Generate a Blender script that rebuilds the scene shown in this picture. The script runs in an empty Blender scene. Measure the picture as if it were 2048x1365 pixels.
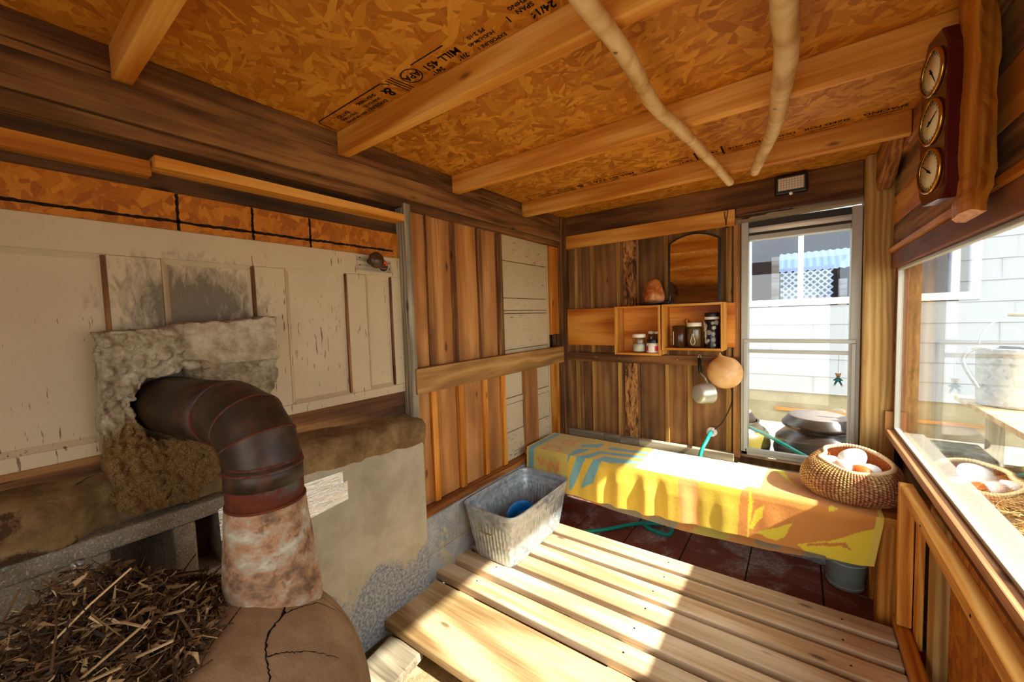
import bpy, math, random
from mathutils import Vector, Matrix, noise, Euler
random.seed(7)
R = math.radians
SC = bpy.context.scene
COL = SC.collection

# ------------------------------------------------------------------ camera, world, sun, exposure
yaw, pitch, roll = 0.631639, -0.0591314, -0.0313937
fw = Vector((-math.sin(yaw)*math.cos(pitch), math.cos(yaw)*math.cos(pitch), math.sin(pitch)))
rt = Vector((math.cos(yaw), math.sin(yaw), 0)); up = rt.cross(fw)
r2 = math.cos(roll)*rt+math.sin(roll)*up; u2 = -math.sin(roll)*rt+math.cos(roll)*up
cam = bpy.data.cameras.new('camera'); cam.sensor_width = 36; cam.lens = 36*786.48/2048; cam.clip_start = .02
co = bpy.data.objects.new('camera', cam); COL.objects.link(co)
co.matrix_world = Matrix(((r2.x, u2.x, -fw.x, 0), (r2.y, u2.y, -fw.y, 0), (r2.z, u2.z, -fw.z, 1.30), (0, 0, 0, 1)))
SC.camera = co
w = bpy.data.worlds.new('sky'); SC.world = w; w.use_nodes = True
bg = w.node_tree.nodes['Background']; bg.inputs[0].default_value = (.93, .97, 1, 1); bg.inputs[1].default_value = 2.7
sl = bpy.data.lights.new('sun', 'SUN'); sl.energy = 8.5; sl.angle = R(1.1); sl.color = (1, .95, .86)
so = bpy.data.objects.new('sun', sl); COL.objects.link(so); so.location = (4, -1, 5)
so.rotation_euler = Vector((-1.18, .15, -1)).to_track_quat('-Z', 'Y').to_euler()
SC.view_settings.view_transform = 'Standard'; SC.view_settings.look = 'None'
SC.view_settings.exposure = 0.85; SC.view_settings.gamma = 1; SC.view_settings.use_curve_mapping = False
SC.cycles.max_bounces = 14; SC.cycles.diffuse_bounces = 8; SC.cycles.glossy_bounces = 6; SC.cycles.transparent_max_bounces = 16
SC.cycles.caustics_reflective = False; SC.cycles.caustics_refractive = False; SC.cycles.sample_clamp_indirect = 8

# ------------------------------------------------------------------ mesh helpers
class MB:
    def __init__(s): s.v = []; s.f = []; s.r = []; s.sm = []
    def add(s, vs, fs, smooth=False, rnd=None, M=None):
        n = len(s.v); r = random.random() if rnd is None else rnd
        s.v += [M @ Vector(p) if M else Vector(p) for p in vs]; s.r += list(r) if hasattr(r,'__len__') else [r]*len(vs)
        s.f += [tuple(i+n for i in f) for f in fs]; s.sm += [smooth]*len(fs); return s
    def box(s, x0, x1, y0, y1, z0, z1, M=None, rnd=None):
        return s.add([(x0,y0,z0),(x1,y0,z0),(x1,y1,z0),(x0,y1,z0),(x0,y0,z1),(x1,y0,z1),(x1,y1,z1),(x0,y1,z1)],
            [(3,2,1,0),(4,5,6,7),(0,1,5,4),(1,2,6,5),(2,3,7,6),(3,0,4,7)], M=M, rnd=rnd)
    def bar(s, a, b, w, h, side=(0,0,1)):       # rectangular bar from a to b, w across, h along `side`
        a, b = Vector(a), Vector(b); d = (b-a).normalized(); sd = Vector(side); sd = (sd-d*sd.dot(d)).normalized(); o = d.cross(sd)
        L = (b-a).length; M = Matrix(((d.x,o.x,sd.x,a.x),(d.y,o.y,sd.y,a.y),(d.z,o.z,sd.z,a.z),(0,0,0,1)))
        return s.box(0, L, -w/2, w/2, -h/2, h/2, M)
    def tube(s, pts, rad, n=10, caps=True, smooth=True):
        pts = [Vector(p) for p in pts]; k = len(pts); rad = rad if hasattr(rad, '__len__') else [rad]*k
        t = [(pts[min(i+1,k-1)]-pts[max(i-1,0)]).normalized() for i in range(k)]
        a = t[0].orthogonal().normalized(); vs = []
        for i in range(k):
            a = (a-t[i]*a.dot(t[i])).normalized(); b = t[i].cross(a)
            for j in range(n):
                q = 2*math.pi*j/n; vs.append(pts[i]+(a*math.cos(q)+b*math.sin(q))*rad[i])
        fs = [(i*n+j, i*n+(j+1)%n, (i+1)*n+(j+1)%n, (i+1)*n+j) for i in range(k-1) for j in range(n)]
        if caps: fs += [tuple(reversed(range(n))), tuple(range((k-1)*n, k*n))]
        return s.add(vs, fs, smooth)
    def lathe(s, prof, c=(0,0,0), n=32, M=None, smooth=True, sx=1, sy=1):
        vs = []; fs = []; c = Vector(c)
        for r, z in prof:
            for j in range(n):
                q = 2*math.pi*j/n; vs.append(c+Vector((r*math.cos(q)*sx, r*math.sin(q)*sy, z)))
        k = len(prof)
        fs = [(i*n+j, i*n+(j+1)%n, (i+1)*n+(j+1)%n, (i+1)*n+j) for i in range(k-1) for j in range(n)]
        return s.add(vs, fs, smooth, M=M)
    def prism(s, poly, h0, h1, ax='z', smooth=False):
        f = {'z': lambda a,b,h:(a,b,h), 'y': lambda a,b,h:(a,h,b), 'x': lambda a,b,h:(h,a,b)}[ax]
        n = len(poly)
        return s.add([f(a,b,h0) for a,b in poly]+[f(a,b,h1) for a,b in poly],
            [tuple(range(n)), tuple(range(2*n-1,n-1,-1))]+[(i,i+n,(i+1)%n+n,(i+1)%n) for i in range(n)], smooth)
    def grid(s, P, nu, nv, smooth=True, wrap=False, skip=None, rnd=None):     # P[i][j]
        vs = [P[i][j] for i in range(nu) for j in range(nv)]
        fs = [(i*nv+j, i*nv+(j+1)%nv, (i+1)*nv+(j+1)%nv, (i+1)*nv+j) for i in range(nu-1) for j in range(nv if wrap else nv-1) if not (skip and skip(i,j))]
        return s.add(vs, fs, smooth, rnd)

ORG = {}
def build(mb, name, m, parent=None, bevel=0, org=None, local=False):
    me = bpy.data.meshes.new(name); o = bpy.data.objects.new(name, me); COL.objects.link(o)
    if parent is not None:
        og = ORG[parent]; o.parent = parent; loc = Vector((0,0,0))
    else:
        if org is None and not local:
            xs = [p.x for p in mb.v]; ys = [p.y for p in mb.v]; zs = [p.z for p in mb.v]
            org = ((min(xs)+max(xs))/2, (min(ys)+max(ys))/2, min(zs))
        og = Vector(org or (0,0,0)); loc = og
    o.location = loc; ORG[o] = og
    sub = Vector((0,0,0)) if local else og
    me.from_pydata([p-sub for p in mb.v], [], mb.f)
    at = me.attributes.new('rnd', 'FLOAT', 'POINT'); at.data.foreach_set('value', mb.r)
    me.polygons.foreach_set('use_smooth', mb.sm)
    import bmesh
    bm = bmesh.new(); bm.from_mesh(me); bmesh.ops.recalc_face_normals(bm, faces=bm.faces); bm.to_mesh(me); bm.free()
    me.materials.append(m); me.update()
    if bevel:
        b = o.modifiers.new('bevel', 'BEVEL'); b.width = bevel; b.segments = 2; b.limit_method = 'ANGLE'; b.angle_limit = R(40)
    return o
def tag(o, label, cat, group=None):
    o['label'] = label; o['category'] = cat
    if group: o['group'] = group
    return o
def thing(name, label, cat, loc, group=None):
    o = bpy.data.objects.new(name, None); o.empty_display_size = .05; COL.objects.link(o); o.location = loc; ORG[o] = Vector(loc)
    return tag(o, label, cat, group)
def struct(o): o['kind'] = 'structure'; return o
def stuff(o): o['kind'] = 'stuff'; return o
def copy_tree(o, parent=None):
    c = o.copy(); COL.objects.link(c)
    if parent is not None: c.parent = parent
    for ch in o.children: copy_tree(ch, c)
    return c
def one(name, label, cat, mb, m, group=None, bevel=0): return tag(build(mb, name, m, bevel=bevel), label, cat, group)
def bx(*a): return MB().box(*a)

# ------------------------------------------------------------------ materials
def lin(c):
    if isinstance(c, str): c = [int(c[i:i+2], 16)/255 for i in (0,2,4)]
    return tuple(x/12.92 if x <= .04045 else ((x+.055)/1.055)**2.4 for x in c[:3])+(1,)
class G:
    def __init__(s, name, rough=.7, metal=0, spec=.35):
        s.m = bpy.data.materials.new(name); s.m.use_nodes = True; s.t = s.m.node_tree; s.b = s.t.nodes['Principled BSDF']
        s.b.inputs['Roughness'].default_value = rough; s.b.inputs['Metallic'].default_value = metal; s.b.inputs['Specular IOR Level'].default_value = spec
        s._v = None
    def n(s, typ, ins={}, out=0, **kw):
        d = s.t.nodes.new('ShaderNode'+typ)
        for k, v in kw.items(): setattr(d, k, v)
        for k, v in ins.items(): s.put(d.inputs[k], v)
        return d.outputs[out]
    def put(s, sock, v):
        if isinstance(v, bpy.types.NodeSocket): s.t.links.new(v, sock)
        else: sock.default_value = v
    def rnd(s):
        a = s.n('Attribute', out=2, attribute_name='rnd'); b = s.n('ObjectInfo', out='Random')
        return s.math('FRACT', s.math('ADD', a, s.math('MULTIPLY', b, 7.31)))
    def math(s, op, a, b=0.0, clamp=False): return s.n('Math', {0: a, 1: b}, operation=op, use_clamp=clamp)
    def co(s, off=True):
        t = s.n('TexCoord', out='Object')
        if not off: return t
        if s._v is None:
            r = s.rnd(); s.r = r
            s._v = s.n('VectorMath', {0: s.n('CombineXYZ', {0: r, 1: s.math('MULTIPLY', r, 3.7), 2: s.math('MULTIPLY', r, -5.3)}), 1: (17., 17., 17.), 2: t}, operation='MULTIPLY_ADD')
        return s._v
    def map(s, v, scale, rot=(0,0,0)): return s.n('Mapping', {'Vector': v, 'Scale': scale, 'Rotation': rot})
    def noise(s, v, scale, det=4, dist=0, rough=.55, col=False): return s.n('TexNoise', {'Vector': v, 'Scale': scale, 'Detail': det, 'Distortion': dist, 'Roughness': rough}, out=1 if col else 0)
    def vor(s, v, scale, feat='F1', out=0, rnd=1.0): return s.n('TexVoronoi', {'Vector': v, 'Scale': scale, 'Randomness': rnd}, out=out, feature=feat)
    def ramp(s, f, stops):
        d = s.t.nodes.new('ShaderNodeValToRGB'); cr = d.color_ramp
        while len(cr.elements) < len(stops): cr.elements.new(.5)
        for e, (p, c) in zip(cr.elements, stops): e.position = p; e.color = lin(c) if isinstance(c, str) else (c if hasattr(c, '__len__') else (c,c,c,1))
        s.put(d.inputs[0], f); return d.outputs[0]
    def mix(s, f, a, b, bt='MIX'):
        d = s.t.nodes.new('ShaderNodeMix'); d.data_type = 'RGBA'; d.blend_type = bt
        s.put(d.inputs[0], f)
        for i, x in ((6, a), (7, b)): s.put(d.inputs[i], lin(x) if isinstance(x, str) else x)
        return d.outputs[2]
    def col(s, c): s.put(s.b.inputs['Base Color'], lin(c) if isinstance(c, str) else c); return s
    def bump(s, h, st=.3, d=.004): s.put(s.b.inputs['Normal'], s.n('Bump', {'Strength': st, 'Distance': d, 'Height': h})); return s

def plain(name, c, rough=.5, metal=0, spec=.4, noise_amt=.12, sc=30):
    g = G(name, rough, metal, spec); n = g.noise(g.co(), sc, 4); k = 1-noise_amt
    c0 = lin(c); d = tuple(x*k for x in c0[:3])+(1,); l = tuple(min(1, x*(1+noise_amt)) for x in c0[:3])+(1,)
    g.col(g.mix(n, d, l)); g.bump(n, .08, .002); return g.m

def wood(name, cols, ax='x', rough=.65, blotch=None, blotch_amt=.5, var=.3, knots=True, across=16, cracks=0, spec=.3, con=1.0):
    g = G(name, rough, 0, spec); v = g.co()
    def sc(al, ac): return tuple(al if a == ax else ac for a in 'xyz')
    warp = g.noise(g.map(v, sc(1.2, 4)), 1, 2, col=True)
    v2 = g.n('VectorMath', {0: warp, 1: (.06, .06, .06), 2: v}, operation='MULTIPLY_ADD')
    n1 = g.noise(g.map(v2, sc(.9, across)), 1.3, 6, .5)
    n2 = g.noise(g.map(v, sc(4, 140)), 1.0, 3)
    wv = g.n('TexWave', {'Vector': g.map(v2, sc(.35, across*.9)), 'Scale': 1.0, 'Distortion': 9, 'Detail': 3, 'Detail Scale': .8}, out=1)
    f = g.math('ADD', g.math('ADD', g.math('MULTIPLY', n1, .55), g.math('MULTIPLY', n2, .25)), g.math('MULTIPLY', wv, .2))
    c = g.ramp(f, [(max(0,.49-.17*con), cols[0]), (.49, cols[1]), (min(1,.49+.17*con), cols[2])])
    if blotch:
        bn = g.noise(g.map(v, sc(1.5, 5)), 1.6, 5, .4)
        c = g.mix(g.math('MULTIPLY', g.ramp(bn, [(.45, 0.), (.68, 1.)]), blotch_amt), c, blotch)
    if cracks:
        cn = g.noise(g.map(v2, sc(1.1, 60)), 1.0, 2); c = g.mix(g.math('MULTIPLY', g.ramp(cn, [(.29, 1.), (.34, 0.)]), cracks), c, '140c06')
    if knots:
        vd = g.vor(g.map(v, sc(3.2, 9)), 1.0, out=0); kn = g.ramp(vd, [(.05, 1.), (.11, 0.)]); c = g.mix(g.math('MULTIPLY', kn, .75), c, cols[3] if len(cols) > 3 else '3a1c08')
    hv = g.n('HueSaturation', {'Hue': .5, 'Saturation': 1.0, 'Value': g.math('ADD', 1-var/2, g.math('MULTIPLY', g.r, var)), 'Color': c})
    g.col(hv); g.bump(f, .35, .003); return g.m

def osb(name, dark, mid, light, k=1.0):
    g = G(name, .6, 0, .3); v = g.co(); vals = []
    wn = g.noise(v, 6, 2, col=True); vw = g.n('VectorMath', {0: wn, 1: (.05,.05,.05), 2: v}, operation='MULTIPLY_ADD')
    best = None
    for i, a in enumerate((12, 70, 128, 35, 165)):
        mp = g.map(g.map(vw, (1,1,1), (R(a*.13), R(a*.2), R(a))), (8*k+i, 32*k+3*i, 18*k))
        cr = g.vor(mp, 1.0, out=1); val = g.n('SeparateColor', {0: cr}, out=0)
        val = g.math('MULTIPLY', val, 1-.03*i)
        gr = g.noise(g.map(mp, (.6, 5, 5)), 1.0, 3); tone = g.math('ADD', g.math('MULTIPLY', g.n('SeparateColor', {0: cr}, out=1), .62), g.math('MULTIPLY', gr, .38))
        if best is None: best, tb = val, tone
        else:
            m = g.math('GREATER_THAN', val, best)
            tb = g.math('ADD', g.math('MULTIPLY', tone, m), g.math('MULTIPLY', tb, g.math('SUBTRACT', 1., m))); best = g.math('MAXIMUM', best, val)
    c = g.ramp(tb, [(.10, dark), (.45, mid), (.9, light)])
    big = g.noise(v, 2.2, 3); c = g.mix(g.math('MULTIPLY', g.ramp(big, [(.5, 0.), (.8, 1.)]), .4), c, dark)
    g.col(c); g.bump(tb, .5, .002); return g.m

def masonry(name, c1, c2, c3, speck=True, sc=7, bumpd=.006, patch=None, low=None):
    g = G(name, .92, 0, .15); v = g.co(False); a = g.noise(v, sc, 8, .12, .65); b = g.noise(v, sc*22, 4)
    c = g.ramp(a, [(.3, c1), (.5, c2), (.7, c3)])
    if speck:
        sp = g.vor(v, 190, out=0); c = g.mix(g.math('MULTIPLY', g.ramp(sp, [(.15, 1.), (.4, 0.)]), .45), c, '2c2b28')
        c = g.mix(g.math('MULTIPLY', g.ramp(b, [(.55, 0.), (.7, 1.)]), .4), c, 'e0ddd2')
    if patch:
        pn = g.noise(g.map(v, (1,1,.6)), 3.2, 8, .25, .65); c = g.mix(g.ramp(pn, [(patch[1], 0.), (patch[1]+.03, 1.)]), c, patch[0])
    if low:     # different bare material showing below a ragged line (local height, colour, softness)
        sz = g.n('SeparateXYZ', {0: v}, out=2); f = g.math('ADD', g.math('MULTIPLY', g.math('SUBTRACT', low[0], sz), low[2]), g.math('MULTIPLY', g.math('SUBTRACT', g.noise(g.map(v, (1,1,.45)), 7, 7, .2, .6), .5), 3.0))
        c3_ = g.mix(g.ramp(b, [(.4, 0.), (.62, 1.)]), low[1], low[3]); c = g.mix(g.ramp(f, [(.0, 0.), (.25, 1.)]), c, c3_)
    vb = g.vor(v, sc*5, out=0)
    g.col(c); g.bump(g.math('ADD', g.math('ADD', a, g.math('MULTIPLY', b, .4)), g.math('MULTIPLY', vb, .25)), .7, bumpd); return g.m

M = {}
M['osb'] = osb('osb', '9a560e', 'bd751a', 'dc9a34', 1.35)
M['osb_old'] = osb('osb_old', '8a470a', 'ac620e', 'c67c1c', 1.6)
pine = ['b56a18', 'd08a30', 'e2a752', '5a2c0c']
for a in 'xyz': M['pine'+a] = wood('pine_'+a, pine, a, var=.15)
for a in 'xyz': M['orange'+a] = wood('orange_stained_wood_'+a, ['9c5414', 'bf7420', 'd2903c', '4a2006'], a, var=.2, rough=.5)
brn = ['4a2c14', '7d5029', 'a3743f', '22120a']
for a in 'xyz': M['old'+a] = wood('weathered_wood_'+a, brn, a, rough=.8, blotch='2e2115', blotch_amt=.55, var=.5, cracks=.8)
for a in 'xyz': M['grey'+a] = wood('grey_weathered_wood_'+a, ['6e6350', '9a8d74', 'bdb196', '40382c'], a, rough=.85, var=.3, cracks=.6)
for a in 'xz': M['barn'+a] = wood('barn_board_'+a, ['7c4a20', 'a87038', 'c48e54', '3a1e0a'], a, rough=.75, blotch='6a4224', blotch_amt=.4, var=.3, cracks=.35, con=1.5, across=9)
M['barny'] = wood('barn_board_y', ['6a3812', '9a5c26', 'bb7c3e', '331808'], 'y', rough=.75, blotch='3a2212', blotch_amt=.7, var=.4, cracks=.5)
M['battenz'] = wood('brown_batten', ['7a5224', 'a07436', 'b98e50', '3a200c'], 'z', rough=.8, var=.25, across=10, cracks=.3)
M['darkz'] = wood('dark_board_z', ['5c3a1c', '8c6034', 'a87c4a', '24120a'], 'z', rough=.8, across=6, con=2.0, blotch='40281a', blotch_amt=.6, var=.5, cracks=.3)
M['darky'] = wood('dark_board_y', ['2a1a0c', '4a2e16', '6b4723', '120a04'], 'y', rough=.8, var=.3)
M['darkx'] = wood('dark_board_x', ['4a2a12', '6e4520', '8a5e30', '22110a'], 'x', rough=.75, blotch='23150c', blotch_amt=.4, var=.3)
M['treatedz'] = wood('treated_post_wood', ['8a6530', 'ab8346', 'c39d5e', '553a18'], 'z', var=.15)
M['slat'] = wood('deck_slat_wood', ['ae8c62', 'd0b288', 'e6cfaa', '4e321a'], 'x', var=.16, across=14, con=.9, blotch='b8946a', blotch_amt=.35)
M['plank'] = wood('treated_plank_wood', ['8a6c42', 'b99a6c', 'd6bc90', '5e4428'], 'x', var=.1, across=8, con=.75, blotch='8a6e46', blotch_amt=.35)
M['ply'] = wood('plywood_face', ['a85510', 'd07c20', 'e59d40', '8a4410'], 'x', var=.1, across=7, rough=.5, knots=False, con=.8)
M['rusty'] = (lambda g: (g.col(g.ramp(g.noise(g.map(g.co(), (30,30,9)), 1.2, 8, .5, .75), [(.42, '3a1f12'), (.5, '8a5a2a'), (.58, 'c08a4a')])), g.m)[1])(G('flaked_paint_board', .85))
def painted(name, ax, stain=False):
    g = G(name, .55, 0, .35); v = g.co(False)
    sc = {'z': (130,130,16), 'y': (130,16,130)}[ax]
    pk = g.noise(g.map(v, sc), 1.0, 4); area = g.noise(v, 2.6, 4)
    f = g.math('SUBTRACT', g.math('ADD', g.math('MULTIPLY', area, .35), pk), 0.)
    base = g.mix(g.noise(v, 3.5, 5), 'b09b78', 'cbb793')
    base = g.mix(g.math('MULTIPLY', g.ramp(f, [(.84, 0.), (.87, 1.)]), .85), base, '5e4028')
    if stain:       # soot smear around the flue block
        sx = g.n('SeparateXYZ', {0: g.n('TexCoord', out='Object')})
        d = g.n('VectorMath', {0: g.n('VectorMath', {0: g.n('TexCoord', out='Object'), 1: (0, -.18, -.38)}, operation='ADD'), 1: (0, 5.0, 6.6)}, operation='MULTIPLY')
        ln = g.n('VectorMath', {0: d}, out=1, operation='LENGTH')
        sm = g.noise(g.map(v, (4, 9, 3.5)), 5, 8, .4, .7)
        m = g.math('ADD', g.math('MULTIPLY', g.math('SUBTRACT', 1.2, ln), 1.3), g.math('MULTIPLY', g.math('SUBTRACT', sm, .5), 2.6))
        base = g.mix(g.math('MULTIPLY', g.ramp(m, [(.2, 0.), (1.0, 1.)]), .82), base, '4a3d29')
    g.col(base); g.bump(pk, .25, .002); return g.m
M['whitez'] = painted('peeling_cream_paint', 'z'); M['whites'] = painted('sooty_cream_paint', 'z', True); M['whitey'] = painted('cream_lap_paint', 'y')
M['parge'] = masonry('cement_parging', '968b72', 'aca188', 'bdb39c', speck=False, sc=4, patch=('84878a', .66), low=(.30, '75787c', 5., 'a3a5a6'))
M['cmu'] = masonry('grey_concrete_block', '787b7e', '979a9b', 'b4b4b0', patch=('b3a98c', .6))
M['dirtyblock'] = masonry('dirty_concrete_block', '665b48', '80745f', '988c76', sc=9, patch=('5a4a34', .62))
M['flueblock'] = masonry('crumbly_perlite_concrete', '7a6444', 'b09e80', 'cfc2a8', speck=False, sc=18, bumpd=.016, patch=('6e5128', .60), low=(.26, '644626', 9., '9a7848'))
M['cob'] = masonry('clay_cob', '75593e', '8f7152', 'a68763', speck=False, sc=6, bumpd=.006, patch=('70503a', .62))
M['ledge'] = masonry('dirty_ledge', '5a4228', '80643f', 'a0845a', speck=False, sc=11, bumpd=.014, patch=('4a3420', .60))
M['dirt'] = masonry('sandy_dirt', '8a7350', 'ad956c', 'c9b48c', speck=True, sc=9, bumpd=.012)
M['patio'] = masonry('pale_patio_concrete', 'a39a86', 'b0a794', 'bdb5a4', speck=False, sc=3)
M['soil'] = masonry('garden_soil', '4a3520', '6a4e30', '86683f', speck=False, sc=10, bumpd=.02)
M['found'] = masonry('house_foundation', '82785e', '93896f', 'a39a80', speck=False, sc=3)
M['mortar'] = plain('mortar', 'a59c84', .9)
def tile():
    g = G('terracotta_tile', .55, 0, .4); v = g.co(False); a = g.noise(v, 5, 6, .6, .6)
    c = g.mix(g.noise(g.co(), 3, 4), '74301f', '9a4e36')
    salt = g.math('MULTIPLY', g.ramp(a, [(.48, 0.), (.62, 1.)]), g.ramp(g.noise(v, 60, 4, .5, .7), [(.35, 0.), (.6, 1.)]))
    g.col(g.mix(g.math('MULTIPLY', salt, .75), c, 'cdbdb4')); g.bump(a, .3, .004); return g.m
M['tile'] = tile(); M['grout'] = plain('dark_grout', '2a1510', .9)
def galv():
    g = G('galvanised_steel', .38, .6, .5); v = g.co(False); c = g.n('SeparateColor', {0: g.vor(v, 55, out=1)}, out=0); c2 = g.noise(v, 26, 5)
    g.col(g.mix(g.math('ADD', g.math('MULTIPLY', c, .6), g.math('MULTIPLY', c2, .4)), '98a2a8', 'd4dadb')); g.put(g.b.inputs['Roughness'], g.math('ADD', .28, g.math('MULTIPLY', c, .25))); return g.m
M['galv'] = galv()
def pipe():
    g = G('rusty_stove_pipe', .5, .3, .4); v = g.co(False); a = g.noise(v, 12, 7, .6, .65)
    g.col(g.ramp(a, [(.33, '2a2019'), (.5, '3a2b20'), (.6, '4e3524'), (.72, '663c25')])); g.bump(a, .15, .002); return g.m
M['pipe'] = pipe()
M['rust'] = masonry('red_rust', '54544f', '5a2a1a', '6c3822', speck=False, sc=18, bumpd=.004)
def flue():
    g = G('scaled_clay_flue', .85, 0, .2); v = g.co(False); a = g.noise(g.map(v, (1,1,1.4)), 12, 8, .15, .68); b = g.noise(v, 60, 4)
    c = g.ramp(a, [(.33, '5a483a'), (.43, '82634a'), (.5, 'a37a58'), (.56, 'a3927c'), (.66, 'bdb09a')])
    c = g.mix(g.math('MULTIPLY', g.ramp(b, [(.6, 0.), (.68, 1.)]), .5), c, '4a2c1c'); g.col(c); g.bump(a, .5, .004); return g.m
M['flue'] = flue()
M['alu'] = plain('aluminium_frame', 'b0ab9c', .45, .2, .5, .06)
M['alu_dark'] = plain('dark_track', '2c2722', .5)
M['white_pvc'] = plain('white_vinyl', 'f2f0ea', .4, 0, .4, .03)
M['siding'] = plain('white_siding_paint', 'a0a4a9', .6, 0, .3, .04, 6)
M['black'] = plain('black_plastic', '16161a', .4, 0, .5, .2)
M['led'] = plain('led_cells', 'b8ad90', .3, 0, .5, .05)
M['ink'] = plain('black_ink', '14100c', .8, 0, .1, .1)
M['crayon'] = plain('black_crayon', '1d1712', .9, 0, .1, .3, 90)
M['foil'] = (lambda g: (g.col('dcdcd8'), g.bump(g.noise(g.map(g.co(False), (8, 8, 90)), 1.5, 4, 1.5), .7, .006), g.m)[2])(G('aluminium_tape', .25, .9))
def barkless():
    g = G('peeled_branch', .55, 0, .35); v = g.co(False); a = g.noise(v, 9, 5, .6); kn = g.vor(v, 14, out=0)
    c = g.ramp(a, [(.35, 'b58748'), (.5, 'd6b075'), (.7, 'e8cd9c')]); c = g.mix(g.math('MULTIPLY', g.ramp(kn, [(.06, 1.), (.1, 0.)]), .8), c, '3c2410'); g.col(c); g.bump(a, .3, .006); return g.m
M['branch'] = barkless()
M['maroon'] = plain('lacquered_mahogany', '4a0e10', .12, 0, .6, .2, 8)
M['dial'] = plain('brass_dial_face', 'ecd9a8', .3, .0, .5, .08, 20)
M['brass'] = plain('polished_brass', 'c08a3a', .25, .9, .5, .05)
def pane(name, tint=(.98,.995,.985,1), f0=.035):      # clear sheet: transparent, mirror-like towards grazing angles (Schlick)
    m = bpy.data.materials.new(name); m.use_nodes = True; t = m.node_tree; t.nodes.clear()
    o = t.nodes.new('ShaderNodeOutputMaterial'); mx = t.nodes.new('ShaderNodeMixShader'); tr = t.nodes.new('ShaderNodeBsdfTransparent'); gs = t.nodes.new('ShaderNodeBsdfGlossy')
    lw = t.nodes.new('ShaderNodeLayerWeight'); lw.inputs[0].default_value = .5
    pw = t.nodes.new('ShaderNodeMath'); pw.operation = 'POWER'; pw.inputs[1].default_value = 5; ml = t.nodes.new('ShaderNodeMath'); ml.operation = 'MULTIPLY_ADD'; ml.inputs[1].default_value = 1-f0; ml.inputs[2].default_value = f0
    tr.inputs[0].default_value = tint; gs.inputs['Roughness'].default_value = 0; gs.inputs[0].default_value = (1,1,1,1)
    t.links.new(lw.outputs['Facing'], pw.inputs[0]); t.links.new(pw.outputs[0], ml.inputs[0]); t.links.new(ml.outputs[0], mx.inputs[0])
    t.links.new(tr.outputs[0], mx.inputs[1]); t.links.new(gs.outputs[0], mx.inputs[2]); t.links.new(mx.outputs[0], o.inputs[0]); return m
M['pane'] = pane('window_glass'); M['jarglass'] = pane('jar_glass', (.9,.92,.88,1)); M['housepane'] = pane('house_window_glass', (.75,.82,.95,1))
M['mirror'] = plain('mirror_silver', 'f0f0f0', .02, 1, .5, 0)
def salt():
    g = G('salt_crystal', .45, 0, .4); a = g.noise(g.co(False), 16, 6, .8); g.col(g.ramp(a, [(.35, '8a3c14'), (.5, 'b86428'), (.68, 'dc9c64')])); g.bump(a, .6, .01)
    g.b.inputs['Subsurface Weight'].default_value = .25; g.b.inputs['Subsurface Radius'].default_value = (.03, .012, .005); return g.m
M['salt'] = salt()
M['cream'] = plain('cream_plastic', 'efe6cc', .4, 0, .4, .04); M['powder'] = plain('white_powder', 'f4efe4', .9, 0, .1, .05)
M['brownglass'] = plain('brown_ceramic', '4a2a14', .2, 0, .5, .2); M['sand'] = plain('tan_powder', '8a6a3c', .7, 0, .2, .2)
M['pink'] = plain('pink_label', 'd8305a', .5); M['paper'] = plain('paper_label', 'e8e0cc', .7)
M['navy'] = plain('dark_navy_tin', '12121e', .3, 0, .5, .1); M['snow'] = plain('pale_print', 'e6dcc4', .5)
def gourd():
    g = G('dried_gourd', .5, 0, .35); a = g.noise(g.co(False), 7, 6, .5); b = g.vor(g.co(False), 30, out=0)
    c = g.ramp(a, [(.32, 'c08038'), (.5, 'd9a566'), (.68, 'e2b98a')]); g.col(g.mix(g.math('MULTIPLY', g.ramp(b, [(.05, 1.), (.1, 0.)]), .6), c, '7a4a20')); g.bump(a, .1, .004); return g.m
M['gourd'] = gourd(); M['pan'] = plain('dull_aluminium', 'c4c0ac', .35, .5, .5, .12, 12)
M['hose'] = plain('green_hose', '10a08c', .4, 0, .45, .06); M['cable'] = plain('black_cable', '15110d', .5)
M['foam'] = plain('spray_foam', 'e8e2d0', .9, 0, .2, .1)
M['blue'] = plain('blue_plastic', '0c84dc', .35, 0, .5, .06)
M['eggw'] = plain('white_shell', 'eeecea', .28, 0, .5, .04); M['eggp'] = plain('pinkish_shell', 'e8c8bc', .28, 0, .5, .06); M['eggo'] = plain('russet_shell', 'd0682e', .28, 0, .5, .1)
def wicker():
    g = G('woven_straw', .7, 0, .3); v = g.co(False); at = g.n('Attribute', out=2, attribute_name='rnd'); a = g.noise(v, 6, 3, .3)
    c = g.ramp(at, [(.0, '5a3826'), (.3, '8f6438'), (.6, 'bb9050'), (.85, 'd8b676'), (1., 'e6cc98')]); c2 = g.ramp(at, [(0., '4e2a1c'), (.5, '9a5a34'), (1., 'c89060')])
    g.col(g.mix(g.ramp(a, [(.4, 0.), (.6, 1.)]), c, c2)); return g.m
M['wicker'] = wicker(); M['rimstraw'] = plain('rim_straw', 'd8b888', .75, 0, .3, .25, 90); M['wickin'] = plain('inner_straw', 'c2733a', .75, 0, .3, .3, 90)
M['straw'] = (lambda g: (g.col(g.ramp(g.r if g.co() else 0, [(0., '22150a'), (.45, '4a3018'), (.78, '7a5830'), (1., 'b8986c')])), g.m)[1])(G('dry_stalks', .8))
M['goldstraw'] = (lambda g: (g.col(g.ramp(g.r if g.co() else 0, [(0., '8a5a2a'), (.5, 'c4924c'), (1., 'e8cc8c')])), g.m)[1])(G('gold_straw', .8))
M['onggi'] = plain('brown_glazed_clay', '30241b', .3, 0, .45, .3, 6)
M['bandglaze'] = plain('olive_glaze_band', '7a6c2c', .3, 0, .5, .2, 8)
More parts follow.
